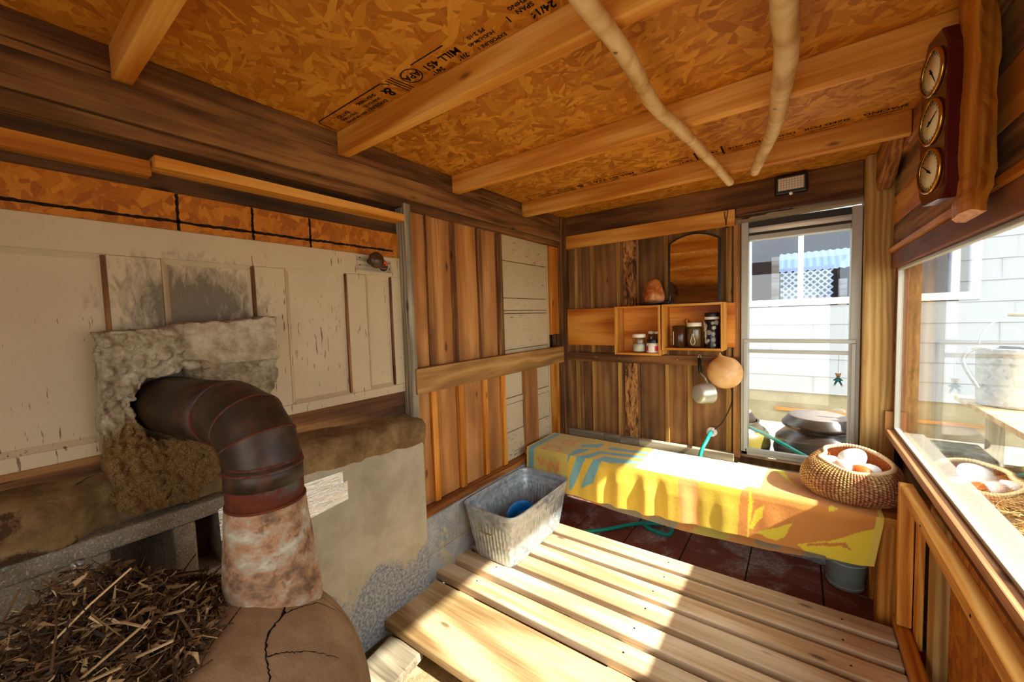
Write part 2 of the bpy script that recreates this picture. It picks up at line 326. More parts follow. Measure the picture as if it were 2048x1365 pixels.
M['slate'] = plain('grey_stone_lid', '7d726c', .5, 0, .4, .1, 8)
M['grit'] = masonry('pumice_block', '6a6c60', '8d8f80', 'acae9e', sc=20, bumpd=.012)
M['bucket'] = plain('pale_grey_green_plastic', '9aa298', .4)
M['teal'] = plain('teal_cloth', '1f6a68', .8); M['tan'] = plain('tan_plush', 'b58a58', .9, 0, .1, .3, 80); M['shoe'] = plain('white_cloth', 'd8d4cc', .8)
M['orangepaint'] = plain('orange_print', 'e0541c', .5, 0, .4, .15); M['knob'] = plain('brown_knob', '4a3420', .35, .3, .5, .2)
def towelmat():
    g = G('terry_cloth', .95, 0, .1); at = g.n('Attribute', out=0, attribute_name='print'); n = g.noise(g.co(False), 420, 3, .3); n2 = g.noise(g.co(False), 60, 3)
    g.col(g.mix(g.math('MULTIPLY', g.math('ADD', g.math('MULTIPLY', n, .6), g.math('MULTIPLY', n2, .4)), .35), at, g.mix(.5, at, 'fff0c0')))
    g.bump(g.math('ADD', n, n2), .5, .004); g.put(g.b.inputs['Sheen Weight'], .2); return g.m
M['towel'] = towelmat()


# ------------------------------------------------------------------ room shell
def st(name, mb, m, bevel=0, parent=None): return struct(build(mb, name, m, parent, bevel))
fl = MB()
st('floor', bx(-1.41,.42,.98,2.52,-.05,-.006), M['grout'])
floor = bpy.data.objects['floor']
for i in range(7):
    for j in range(7):
        x0 = -1.10-.3+.3*i; y0 = 2.278+.3-.3*j
        a, b, c, d = max(x0+.003,-1.41), min(x0+.297,.4), max(y0+.003,.98), min(y0+.297,2.50)
        if a < b and c < d: z = random.uniform(-.003,.001); fl.box(a,b,c,d,-.02,z)
build(fl, 'tiles', M['tile'], floor, bevel=.003)
P = [[(-1.62+.055*i, -.75+.05*j, -.035+.03*noise.noise((i*.23,j*.23,1))+.008*noise.noise((i*.9,j*.9,3))) for j in range(36)] for i in range(42)]
st('ground', MB().grid(P, 42, 36), M['dirt'])
st('ceiling', bx(-1.56,.55,-.8,2.75,2.022,2.037), M['osb'])
wl = st('wall_left', bx(-1.60,-1.506,-.75,2.75,0,2.06), M['darky'])
st('wall_back', MB().box(-1.6,-.285,2.69,2.73,0,2.03).box(-.285,.255,2.69,2.73,1.83,2.03).box(-.285,.255,2.69,2.73,0,.42).box(.255,.46,2.69,2.73,0,2.03), M['darkz'])
st('wall_right', MB().box(.405,.45,-.75,2.73,0,.683).box(.405,.45,2.56,2.73,.683,2.03).box(.405,.45,-.75,.22,.683,2.03).box(.405,.45,.22,2.56,1.5,2.03), M['oldy'])
wf = MB()
for k in range(14):
    z = .15*k
    if z < 1.75: wf.box(-1.56,-.60,-.76,-.73,z,z+.145).box(.30,.45,-.76,-.73,z,z+.145)  # doorway gap added out of view to let daylight in
    else: wf.box(-1.56,.45,-.76,-.73,z,z+.145)
wf.box(-1.56,-.60,-.785,-.761,0,2.03).box(.30,.45,-.785,-.761,0,2.03).box(-.60,.30,-.785,-.761,1.76,2.03)
st('wall_front', wf, M['barnx'])

# siding and battens of the left wall and the back wall
sd = MB()
for a, b in ((1.19,1.314),(1.314,1.489),(1.489,1.69),(1.69,1.89)): sd.box(-1.50,-1.456+random.uniform(-.003,.003),a+.002,b-.002,.40,1.82)
build(sd, 'siding', M['barnz'], wl, bevel=.002)
for a, b in ((1.302,1.330),(1.474,1.494),(1.672,1.701),(1.842,1.866),(1.868,1.892)): build(bx(-1.456,-1.437,a,b,1.08,1.80), 'batten', M['oldz'], wl, bevel=.002)
for a, b in ((1.290,1.325),(1.478,1.518),(1.676,1.712),(1.845,1.884)): build(bx(-1.456,-1.436,a,b,.405,.962), 'batten', M['orangez'], wl, bevel=.002)
wb = bpy.data.objects['wall_back']
sd = MB()
for a, b in ((-1.40,-1.29),(-1.288,-1.195),(-1.193,-1.02),(-1.018,-.872),(-.87,-.70),(-.698,-.555),(-.553,-.345),(-.343,-.288)): sd.box(a,b-.002,2.66+random.uniform(0,.006),2.69,.42,1.90,rnd=random.random())
build(sd, 'siding', M['darkz'], wb, bevel=.002)
for a, b in ((-1.345,-1.322),(-1.217,-1.189),(-1.022,-.998),(-.705,-.68),(-.567,-.54),(-.352,-.322)): build(bx(a,b,2.642,2.66,.43,1.89), 'batten', M['battenz'], wb, bevel=.002)
build(bx(-.972,-.887,2.644,2.66,.43,1.89), 'painted_batten', M['rusty'], wb)
build(bx(-.312,-.275,2.625,2.66,.43,1.83), 'batten', M['barnz'], wb, bevel=.002)

# masonry base of the left wall
st('wall_base', MB().box(-1.52,-1.362,.415,1.168,0,.80).box(-1.52,-1.362,-.75,-.12,0,.80), M['parge'], .012)
cm = MB()
for k in range(2):
    zt = .37 if k else .185
    for j in range(5):
        y0 = 1.0+.4*j+(.2 if k else 0)-.2; y1 = y0+.392
        a, b = max(y0,1.168), min(y1,2.66)
        if a < b: cm.box(-1.52,-1.412,a,b,zt-.183,zt-.008)
st('wall_base', bx(-1.52,-1.416,1.168,2.66,0,.368), M['mortar'])
build(cm, 'block_courses', M['cmu'], bpy.data.objects['wall_base.001'], bevel=.004)
g = thing('concrete_block', 'grey concrete block with open cores below the dirty ledge, beside the clay flue', 'concrete block', (-1.44,.2,.56))
build(MB().box(-1.503,-1.37,-.118,.412,.755,.80).box(-1.503,-1.37,-.118,.412,.50,.60).box(-1.503,-1.37,-.118,.165,.60,.755).box(-1.503,-1.37,.285,.335,.60,.755).box(-1.503,-1.37,.39,.412,.60,.755).box(-1.503,-1.49,-.118,.412,.60,.755), 'block_shell', M['dirtyblock'], g, .008)
n = 60; P = []
for i in range(n):
    y = -.72+1.89*i/(n-1); zt = .93-.068*max(0,min(1,(y+.0)/1.17)); row = []
    for j,(x,dz) in enumerate(((-1.50,.02),(-1.455,.012),(-1.41,0),(-1.37,-.006),(-1.352,-.03),(-1.350,-.07),(-1.366,-.125))):
        q = noise.noise((y*9,j*.6,0))*.008+noise.noise((y*30,j*1.3,5))*.004
        bk_ = max(0, min(1, (y-.10)/.05, (.50-y)/.05)); row.append((min(x, x-.062*bk_ if x > -1.45 else x)+q*.6*(j>2), y, zt+dz+q*(j<5)))
    P.append(row)
lg = st('trim_1', MB().grid(P, n, 7), M['ledge'])

# ------------------------------------------------------------------ timbers of the frame
GJ = 'rafters under the ceiling'
for y, lab in ((.25,'pine ceiling joist nearest the camera, at the upper left corner of the view'),(.86,'pine ceiling joist beside the large black printed stamps, above the stove pipe'),(1.47,'pine ceiling joist crossing the middle of the ceiling, behind both peeled branches'),(2.09,'pine ceiling joist nearest the back wall, with small printing on its side')):
    o = build(bx(-1.42,.33,y,y+.039,1.936,2.022), 'ceiling_joist', M['pinex'], bevel=.003)
    tag(o, lab, 'joist', GJ)
one('ledger_board', 'brown ledger board high on the left wall that carries the joist ends', 'board', bx(-1.505,-1.42,-.75,2.56,1.93,2.021), M['oldy'], bevel=.003)
one('wall_plate_beam', 'long weathered beam along the left wall just below the ledger board', 'beam', MB().box(-1.505,-1.402,-.75,2.56,1.838,1.928).box(-1.505,-1.42,-.75,2.56,1.803,1.838), M['oldy'], bevel=.004)
one('corner_post', 'brown corner post where the left wall meets the back wall', 'post', bx(-1.50,-1.395,2.555,2.66,.37,2.02), M['oldz'], bevel=.004)
one('window_post', 'greenish treated post between the glazed door and the big side window', 'post', bx(.252,.372,2.56,2.685,.36,2.02), M['treatedz'], bevel=.004)
build(bx(.335,.37,2.535,2.56,.45,.80), 'wedge', M['barnz'], bpy.data.objects['window_post'], .002)
one('grey_stud', 'narrow stud with peeling grey paint between the white door panel and the barn boards', 'stud', bx(-1.505,-1.408,1.15,1.187,.855,1.82), M['greyz'], bevel=.002)
one('nailing_board', 'dark stained board on the left wall above the thin pine strips', 'board', bx(-1.505,-1.468,-.75,1.15,1.69,1.803), M['darky'])
one('pine_strip', 'shorter left pine strip on the dark board above the chipboard', 'strip', bx(-1.468,-1.43,-.75,.316,1.717,1.757), M['orangey'], bevel=.002)
one('pine_strip', 'longer right pine strip on the dark board, ending at the grey stud', 'strip', bx(-1.468,-1.402,.318,1.148,1.738,1.768), M['piney'], bevel=.002)
s = one('chipboard_strip', 'orange chipboard strip with black marker lines above the white door panel', 'chipboard', bx(-1.505,-1.458,-.75,1.148,1.583,1.689), M['osb_old'])
def crayon(pts, wd):     # jagged marker stroke lying on the chipboard face
    k = len(pts); mb = MB(); vs = []
    for i,(y,z) in enumerate(pts):
        a = pts[max(i-1,0)]; b = pts[min(i+1,k-1)]; d = Vector((b[0]-a[0], b[1]-a[1])).normalized(); nx = (-d[1], d[0])
        w1 = wd*random.uniform(.6,1.3); w2 = wd*random.uniform(.6,1.3)
        vs += [(-1.4572,y+nx[0]*w1,z+nx[1]*w1),(-1.4572,y-nx[0]*w2,z-nx[1]*w2)]
    return mb.add(vs, [(2*i,2*i+1,2*i+3,2*i+2) for i in range(k-1)])
build(crayon([(-.7+1.82*i/200, 1.600+.012*i/200+.002*noise.noise((i*.1,0,0))) for i in range(201)], .0045), 'marker_line', M['crayon'], s)
for y in (.372,.566,.755): build(crayon([(y+.001*noise.noise((i*.3,y,0)), 1.583+.105*i/24) for i in range(25)], .004), 'marker_line', M['crayon'], s)

# white door laid on its side as wall cladding
d = thing('white_door_panel', 'old cream painted panel door fixed sideways behind the stove pipe, sooty in the middle', 'door', (-1.48,.215,.98))
fr = MB()
fr.box(-1.505,-1.452,-.75,1.15,1.497,1.582).box(-1.505,-1.452,-.75,1.15,.98,1.016)
for a, b in ((-.75,-.62),(.215,.325),(.56,.655),(.888,.972),(1.10,1.15)): fr.box(-1.505,-1.452,a,b,1.016,1.497)
build(fr, 'frame', M['whites'], d, .003)
for a, b in ((-.62,.215),(.325,.56),(.655,.888),(.972,1.10)):
    p = build(bx(-1.505,-1.466,a,b,1.016,1.497), 'panel', M['whites'], d)
    build(bx(-1.4655,-1.4505,b-.010,b-.0005,1.018,1.495), 'bare_edge', M['oldz'], p, .002)
    m = MB()
    for q in (a, b): s_ = 1 if q == a else -1; m.prism([(-1.452,q),(-1.466,q),(-1.466,q+s_*.016),(-1.457,q+s_*.007)],1.016,1.497,'z')
    for q in (1.016,1.497): s_ = 1 if q < 1.2 else -1; m.prism([(-1.453,q),(-1.466,q),(-1.466,q+s_*.014)],a,b,'y')
    build(m, 'moulding', M['whitez'], p)
one('under_panel_board', 'dark rough board below the white door panel, above the dirty ledge', 'board', bx(-1.505,-1.46,-.75,1.15,.862,.98), M['oldy'], bevel=.003)
kb = thing('door_knob', 'brown round door knob on a pale plate at the right end of the white panel', 'door knob', (-1.45,1.02,1.545))
build(bx(-1.452,-1.449,.935,1.10,1.512,1.578), 'back_plate', M['grey'+'y'], kb, .001)
MX = Matrix.Rotation(R(90),4,'Y')
build(MB().lathe([(0,0),(.014,0),(.012,.02),(.02,.026),(.032,.036),(.034,.048),(.026,.06),(0,.064)], n=28, M=Matrix.Translation((-1.449,.995,1.553))@MX), 'knob', M['knob'], kb)
for yy, zz in ((.948,1.565),(.948,1.535),(1.088,1.553),(1.088,1.528)): build(MB().lathe([(0,0),(.003,0),(.003,.001),(0,.0015)], n=8, M=Matrix.Translation((-1.449,yy,zz))@MX), 'screw', M['black'], kb)
def disc(mb, x, cy, cz, r0, t=.0004, a0=0, a1=360, r1=0, n=40):
    pts = [(cy+r0*math.cos(R(a0+(a1-a0)*i/n)), cz+r0*math.sin(R(a0+(a1-a0)*i/n))) for i in range(n+1)]
    if r1: pts += [(cy+r1*math.cos(R(a1-(a1-a0)*i/n)), cz+r1*math.sin(R(a1-(a1-a0)*i/n))) for i in range(n+1)]
    elif a1-a0 < 360: pts += [(cy,cz)]
    else: pts = pts[:-1]
    return mb.prism(pts, x, x+t, 'x')
sk = thing('round_sticker', 'round black sticker with an orange picture, half hidden by the brown door knob', 'sticker', (-1.449,1.058,1.512))
build(disc(MB(),-1.4488,1.058,1.541,.0275), 'white_edge', M['snow'], sk); build(disc(MB(),-1.4484,1.058,1.541,.026), 'black_ground', M['black'], sk)
build(disc(disc(MB(),-1.448,1.058,1.540,.021,a0=0,a1=180),-1.448,1.058,1.540,.0222,a0=15,a1=165,r1=.0235), 'orange_field', M['orangepaint'], sk)
build(MB().prism([(1.045,1.541),(1.045,1.549),(1.051,1.549),(1.051,1.545),(1.055,1.552),(1.061,1.552),(1.065,1.545),(1.069,1.550),(1.071,1.541)],-1.4476,-1.4472,'x'), 'silhouette', M['black'], sk)
build(bx(-1.448,-1.4476,1.043,1.073,1.528,1.530), 'stripe', M['orangepaint'], sk)

# left wall, right half
lw = thing('white_lap_panel', 'cream painted lap boards at the far end of the left wall', 'wall panel', (-1.48,2.16,.41))
zz = [.405,.585,.76,.80,1.10,1.326,1.345,1.422,1.65,1.81]
for k in range(9): build(bx(-1.505,-1.452-(.004 if k%2 else 0),1.90,2.425,zz[k]+.002,zz[k+1]-.001), 'lap_board', M['whitey'], lw, .004)
build(bx(-1.505,-1.446,2.418,2.432,.405,1.81), 'edge_strip', M['whitez'], lw)
one('brown_plank', 'rough brown plank upright on the cream lap boards below the left rail', 'plank', bx(-1.45,-1.43,2.085,2.235,.403,.962), M['barnz'], bevel=.002)
one('amber_board', 'amber board beside the corner post above the left rail', 'board', bx(-1.505,-1.43,2.436,2.55,1.17,1.80), M['orangez'], bevel=.002)
one('amber_board', 'amber board beside the corner post below the left rail', 'board', bx(-1.505,-1.44,2.436,2.55,.403,.962), M['orangez'], bevel=.002)
one('wall_rail', 'knotty lumber rail nailed across the barn boards of the left wall', 'rail', bx(-1.436,-1.397,1.172,2.555,.962,1.08), M['oldy'] if 0 else wood('knotty_rail',['7a5426','9c7038','b58a50','2c1608'],'y',var=.1), bevel=.004)
one('sill_board', 'long brown sill board lying on the block wall under the barn boards', 'sill', bx(-1.505,-1.402,1.17,2.56,.37,.402), M['barny'], bevel=.003)

# back wall timbers
one('header_board', 'wide dark header board under the ceiling on the back wall', 'board', MB().box(-1.395,.25,2.628,2.66,1.884,2.02).box(-.30,.25,2.628,2.66,1.846,1.884), M['darkx'], bevel=.002)
s = one('pine_nailer', 'long pine board above the arched mirror on the back wall', 'board', bx(-1.392,-.304,2.612,2.642,1.79,1.882), M['pinex'], bevel=.002)
one('cord_loop', 'thin dark cord looped round the right end of the long pine board', 'cord', MB().tube([(-.352+.004*math.sin(a*2),2.626+.020*math.cos(a),1.836+.05*math.sin(a)) for a in [2*math.pi*i/24 for i in range(25)]], .0022, 6).tube([(-.343-.004*math.sin(a*2),2.626+.020*math.cos(a),1.838+.054*math.sin(a)) for a in [2*math.pi*i/24 for i in range(25)]], .0022, 6), M['cable'])
one('plywood_backer', 'varnished plywood strip with bold grain behind the two box shelves', 'plywood', bx(-1.394,-.302,2.614,2.642,1.085,1.348), M['ply'], bevel=.0015)
br_ = one('back_rail', 'dark rail with nail heads across the back wall under the box shelves', 'rail', bx(-1.394,-.282,2.612,2.642,.968,1.03), M['darkx'], bevel=.003)
for x in (-1.33,-1.17,-1.0,-.80,-.62): build(MB().tube([(x,2.614,1.0),(x+.004,2.592,1.003)], .0016, 6).lathe([(0,-.003),(.0038,0),(0,.003)], (x+.004,2.592,1.003), 10), 'nail', M['galv'], br_)
GB = 'grey base pieces'
for a, b, l in ((-1.394,-1.12,'weathered grey base piece at the back wall, against the corner post'),(-1.118,-1.0,'weathered grey base piece, second from the corner post'),(-.998,-.87,'weathered grey base piece, third from the corner post'),(-.868,-.305,'longest weathered grey base piece, reaching the glazed door')):
    one('base_board', l, 'board', bx(a,b,2.60,2.642,.405,.452), M['greyx'], GB, .003)
one('threshold_board', 'thin pale board lying at the foot of the back wall, left of the door', 'board', bx(-1.394,-.29,2.545,2.60,.388,.405), M['greyx'], bevel=.002)
one('threshold_board', 'thin pale board lying under the sill of the glazed door', 'board', bx(-.286,.25,2.50,2.61,.385,.408), M['greyx'], bevel=.002)
n = 90; P = []
for i in range(n):
    x = -1.41+1.82*i/(n-1); row = []
    for j,(y,z) in enumerate(((2.47,-.02),(2.47,.2),(2.46,.345),(2.475,.372),(2.50,.378),(2.53,.372),(2.60,.37),(2.69,.37))):
        q = .012*noise.noise((x*14,j*.8,0))+.006*noise.noise((x*50,j,2)); row.append((x, y+q*(j<5), z+q*.6*(j>1)))
    P.append(row)
st('trim_2', MB().grid(P, n, 8), M['parge'])
one('splintered_board', 'splintered grey board end above the top of the glazed door', 'board', MB().prism([(-.30,1.792),(.25,1.808),(.25,1.845),(.19,1.838),(.13,1.845),(.12,1.838),(-.02,1.838),(-.04,1.830),(-.14,1.831),(-.16,1.822),(-.22,1.822),(-.24,1.812),(-.29,1.815)],2.606,2.626,'y'), M['greyx'], bevel=.002)

# ------------------------------------------------------------------ glazed storm door in the back wall
d1 = st('door_1', MB().box(-.271,-.236,2.61,2.69,.46,1.80).box(.208,.249,2.61,2.69,.46,1.80).box(-.271,.249,2.61,2.69,.46,.482).box(-.236,.208,2.625,2.69,1.695,1.722), M['alu'], .003)
build(MB().box(-.236,.208,2.622,2.68,1.768,1.80).box(-.236,.208,2.632,2.68,1.722,1.736), 'track', M['alu_dark'], d1)
build(MB().box(-.258,.233,2.603,2.625,1.116,1.136).box(-.258,-.238,2.603,2.625,.482,1.116).box(.214,.233,2.603,2.625,.482,1.116).box(-.25,.225,2.603,2.625,.482,.50), 'lower_sash', M['alu'], d1, .003)
build(bx(-.240,.216,2.618,2.65,1.056,1.074), 'meeting_rail', M['alu'], d1, .002)
build(bx(-.236,.208,2.664,2.667,.482,1.70), 'pane', M['pane'], d1)
rb = one('roller_blind', 'white roller blind wound up at the top of the glazed door', 'blind', MB().tube([(-.233,2.636,1.752),(.205,2.636,1.752)], .0165, 20), M['white_pvc'])

# big fixed window in the right wall
w1 = st('window_1', MB().box(.346,.405,.22,2.56,1.475,1.545).box(.362,.405,2.535,2.56,.71,1.475).box(.346,.405,.22,.28,.71,1.475), wood('window_header_wood',['5c3018','7c4626','925a34','2a1408'],'y',var=.1), .003)
build(MB().box(.365,.385,.28,2.535,1.463,1.475).box(.365,.385,.28,2.535,.715,.727).box(.365,.385,2.523,2.535,.727,1.463).box(.365,.385,.28,.292,.727,1.463), 'glazing_bead', M['alu'], w1, .002)
build(bx(.3735,.3765,.285,2.53,.72,1.47), 'pane', M['pane'], w1)
one('window_sill', 'long pine sill under the big side window', 'sill', bx(.338,.372,.22,2.558,.684,.714), wood('sill_wood',['8a5a34','a8744a','bd8c60','4a2a14'],'y',var=.1), bevel=.004)
build(bx(.380,.47,.22,2.558,.684,.700), 'outer_sill', M['alu'], w1)
one('sill_strip', 'rounded brown strip fixed just below the pine window sill', 'strip', bx(.348,.376,.22,1.72,.650,.680), M['barny'], bevel=.008)
one('head_strip', 'thin amber strip above the header of the big side window', 'strip', bx(.335,.404,.22,2.56,1.546,1.566), M['orangey'], bevel=.002)
for z0,z1,mt,l in ((1.568,1.672,'oldy','weathered brown siding board just above the side window'),(1.674,1.80,'orangey','amber stained siding board, second above the side window'),(1.802,1.925,'oldy','brown siding board, third above the side window')):
    one('siding_board', l, 'board', bx(.352,.404,-.7,2.56,z0,z1), M[mt], 'siding boards over the side window', .003)
one('top_plate', 'long brown top plate under the ceiling on the right wall', 'beam', bx(.332,.404,-.7,2.56,1.927,2.021), M['barny'], bevel=.003)
one('blocking_chunk', 'weathered wood chunk jutting out beside the treated post under the ceiling', 'block', MB().prism([(2.30,2.02),(2.12,2.02),(2.36,1.86),(2.50,1.83),(2.55,1.88),(2.55,2.02)],.285,.332,'x'), M['barny'], bevel=.006)
for y0,y1,x0,l,mt in ((1.72,1.80,.352,'saw-marked upright stud below the side window, inside the pine frame','treatedz'),(.55,1.60,.385,'rough chipped wood panel below the side window','plankpanel')):
    if mt != 'plankpanel': one('wall_stud', l, 'stud', bx(x0,.404,y0,y1,.0,.655), M[mt], bevel=.003)
pp = MB()
for k in range(9): pp.box(.384-.004*(k%2),.404,.3+.17*k,.3+.17*k+.166,0,.655)
one('rough_wall_panel', 'rough chipped brown panel below the side window', 'panel', pp, M['osb_old'])
fz = thing('pine_gate', 'raw pine gate frame standing on the deck against the right wall', 'gate', (.312,1.0,.08))
build(bx(.293,.332,1.885,1.925,.155,.668), 'upright', M['pinez'], fz, .003)
build(bx(.293,.332,.2,1.884,.634,.668), 'top_rail', M['piney'], fz, .003)
build(bx(.293,.332,.2,1.96,.104,.150), 'bottom_rail', M['orangey'], fz, .003)
build(bx(.334,.350,1.83,1.885,.12,.63), 'brace', M['pinez'], fz, .003)
for yy, zz_ in ((1.6,.652),(1.18,.652),(.8,.652)): build(MB().lathe([(0,0),(.004,0),(.0035,.001),(0,.001)], n=8, M=Matrix.Translation((.293,yy,zz_))@Matrix.Rotation(R(-90),4,'Y')), 'nail', M['ink'], fz)

# ------------------------------------------------------------------ deck
dk = thing('slatted_deck', 'low deck of seven pale wooden boards on the tiled floor', 'deck', (-.55,1.45,0))
for k, y in enumerate((1.975,1.853,1.731,1.609,1.482,1.352)):
    mb = MB(); q = .010
    mb.add([(-1.425,y-.093-q,.042),(.30,y-.093+q,.042),(.30,y+q,.042),(-1.425,y-q,.042),(-1.425,y-.093-q,.08),(.30,y-.093+q,.08),(.30,y+q,.08),(-1.425,y-q,.08)],
        [(3,2,1,0),(4,5,6,7),(0,1,5,4),(1,2,6,5),(2,3,7,6),(3,0,4,7)])
    s_ = build(mb, 'slat', M['slat'], dk, .005)
    for x in (-1.2,-.5,.15): build(MB().lathe([(0,.0805),(.004,.0803),(.004,.079)], (x+random.uniform(-.01,.01),y-.045,0), 10), 'screw', M['ink'], s_)
mb = MB().add([(-1.378,.915,.040),(.30,.935,.040),(.30,1.232,.040),(-1.378,1.213,.040),(-1.378,.915,.078),(.30,.935,.078),(.30,1.232,.078),(-1.378,1.213,.078)],
        [(3,2,1,0),(4,5,6,7),(0,1,5,4),(1,2,6,5),(2,3,7,6),(3,0,4,7)])
build(mb, 'wide_plank', M['plank'], dk, .006)['label'] = 'wide weathered plank'
for x in (-1.22,-.5,.2): build(bx(x-.045,x+.045,1.0,1.95,.001,.041), 'runner', M['slat'], dk, .003)
mb = MB().bar((-1.238,.925,.019),(-1.185,.60,.019),.165,.036)
one('loose_block', 'short loose lumber piece on the dirt in front of the wide deck plank', 'lumber', mb, M['greyx'], bevel=.004)

# ------------------------------------------------------------------ bench with towel
bn = thing('bench', 'long wooden bench under the beach towel along the back wall', 'bench', (-.5,2.2,0))
build(bx(-1.40,.335,2.058,2.37,.432,.470), 'seat', M['piney'] if 0 else M['pinex'], bn, .004)
for y0 in (2.062,2.27): build(bx(.262,.332,y0,y0+.085,.0,.432), 'leg', M['orangez'], bn, .004)
build(bx(.27,.325,2.13,2.27,.10,.18), 'stretcher', M['orangey'], bn, .003)
for y0 in (2.075,2.28): build(bx(-1.38,-1.34,y0,y0+.075,.0,.432), 'leg', M['orangez'], bn, .004)
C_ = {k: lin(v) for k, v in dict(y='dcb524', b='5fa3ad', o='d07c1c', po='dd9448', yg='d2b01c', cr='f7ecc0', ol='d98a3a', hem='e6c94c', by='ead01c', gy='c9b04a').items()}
PO = [  # printed shapes, plus a cream patch for the sunlit top: (colour, is-front, outline in metres along the towel and down or across it)
('gy',0,[(-1.39,-.02),(-1.39,.36),(-1.05,.36),(-1.09,-.02)]),('gy',1,[(-1.39,.02),(-1.09,.02),(-1.10,-.3),(-1.39,-.3)]),
('b',0,[(-1.372,.40),(-1.335,.40),(-1.335,-.03),(-1.372,-.03)]),('b',1,[(-1.372,.03),(-1.335,.03),(-1.332,-.13),(-1.34,-.3),(-1.372,-.3)]),
('b',1,[(-1.035,.02),(-.977,.02),(-1.028,-.105),(-1.071,-.198),(-1.088,-.193),(-1.081,-.13)]),
('b',0,[(-1.035,-.02),(-.965,.141),(-.714,.192),(-.60,.20),(-.60,.16),(-.713,.151),(-.936,.107),(-.975,-.02)]),
('b',1,[(-.930,.02),(-.886,.02),(-.923,-.112),(-1.016,-.176)]),
('b',0,[(-.931,-.02),(-.902,.078),(-.723,.105),(-.66,.11),(-.66,.07),(-.724,.060),(-.887,-.02)]),
('b',0,[(-.937,.196),(-.928,.256),(-.84,.254),(-.66,.287),(-.66,.246),(-.83,.215)]),
('b',0,[(-1.091,-.02),(-1.098,.124),(-1.019,.155),(-1.067,-.02)]),('b',1,[(-1.097,.02),(-1.073,.02),(-1.096,-.04)]),
('b',0,[(-1.101,.203),(-.99,.297),(-.993,.194),(-1.094,.158)]),
('cr',0,[(-.70,-.02),(-.70,.36),(-.10,.36),(-.14,-.02)]),  # brightness of the sun patch painted into the cloth as cream
('po',1,[(-.481,.02),(-.387,.02),(-.368,-.143),(-.38,-.3),(-.465,-.3),(-.465,-.17)]),
('yg',1,[(-.387,.02),(-.208,.02),(-.225,-.3),(-.38,-.3)]),
('o',1,[(-.208,.03),(-.225,-.3),(.3,-.3),(.3,.03)]),('po',0,[(-.12,.36),(-.14,.03),(.3,.03),(.3,.36)]),('o',0,[(-.19,.05),(-.2,-.03),(.3,-.03),(.3,.07)]),
('by',1,[(-.178,.02),(-.159,-.032),(-.173,-.159),(-.185,-.3),(-.179,-.092)]),('by',1,[(-.118,-.041),(-.123,-.09),(-.162,-.162),(-.173,-.159),(-.151,-.07)]),
('by',1,[(-.016,-.093),(-.042,-.159),(-.073,-.185),(-.15,-.172),(-.106,-.145)]),('by',1,[(.27,-.036),(.27,-.3),(.168,-.3),(-.0,-.179),(.121,-.121),(.231,-.05)]),
('o',1,[(.035,-.164),(.158,-.118),(.183,-.144),(.144,-.138),(.03,-.175)]),('by',1,[(.101,-.012),(.115,.02),(.142,.005)]),('by',0,[(.101,-.02),(.115,.02),(.142,.0)]),
('by',0,[(-.12,.36),(-.06,.36),(-.02,.2),(.014,.121),(-.03,.21),(-.09,.33)]),
('hem',0,[(.258,.4),(.258,-.03),(.3,-.03),(.3,.4)]),('hem',1,[(.250,.03),(.246,-.3),(.3,-.3),(.3,.03)]),('hem',0,[(-1.39,.4),(-1.378,.4),(-1.378,-.03),(-1.39,-.03)]),('hem',1,[(-1.39,.03),(-1.378,.03),(-1.378,-.3),(-1.39,-.3)])]
def inside(p, poly):
    x, y = p; c = False; j = len(poly)-1
    for i in range(len(poly)):
        (xi,yi),(xj,yj) = poly[i], poly[j]
        if (yi > y) != (yj > y) and x < (xj-xi)*(y-yi)/(yj-yi)+xi: c = not c
        j = i
    return c
STK = [(0,[(-1.225+.055*math.cos(a*.349),.037+.045*math.sin(a*.349)) for a in range(19)],.012),(0,[(-1.20+.035*math.cos(a*.349),.20+.035*math.sin(a*.349)) for a in range(19)],.012),(0,[(-1.165,.165),(-1.165,.27)],.010),
 (1,[(-1.30,-.05),(-1.277,-.085),(-1.262,-.05),(-1.24,-.08)],.010),(1,[(-1.226,-.11),(-1.214,-.055),(-1.166,-.105),(-1.153,-.045)],.011),(1,[(-1.25,-.128),(-1.22,-.15),(-1.165,-.13)],.010)]
def segd(p, a, b):
    ax, ay = a; bx_, by = b; dx, dy = bx_-ax, by-ay; t = max(0, min(1, ((p[0]-ax)*dx+(p[1]-ay)*dy)/(dx*dx+dy*dy+1e-12)))
    return math.hypot(p[0]-ax-t*dx, p[1]-ay-t*dy)
def pcol(x, t):
    fr_ = t < 0; jx = x+.0035*noise.noise((x*60,t*60,0)); jt = t+.0035*noise.noise((x*60,t*60,9)); c = C_['y']
    if t > .36: return C_['po'] if math.sin(x*9+t*14) > .1 else C_['b']
    for k, f, poly in PO:
        if bool(f) == fr_ and inside((jx,jt), poly): c = C_[k]
    for f, pts, wd in STK:
        if bool(f) == fr_ and any(segd((jx,jt), pts[i], pts[i+1]) < wd for i in range(len(pts)-1)): c = C_['ol']
    return c
def hemz(x):
    k = [(-1.39,-.155),(-1.1,-.225),(-.38,-.21),(.22,-.195),(.28,-.185)]
    for (a,u),(b,v) in zip(k, k[1:]):
        if x <= b: return u+(v-u)*(x-a)/(b-a)
    return k[-1][1]
nx = 380; prof = [i/26 for i in range(27)]
P = []; cols = []
YF, YB, ZT = 2.026, 2.372, .478
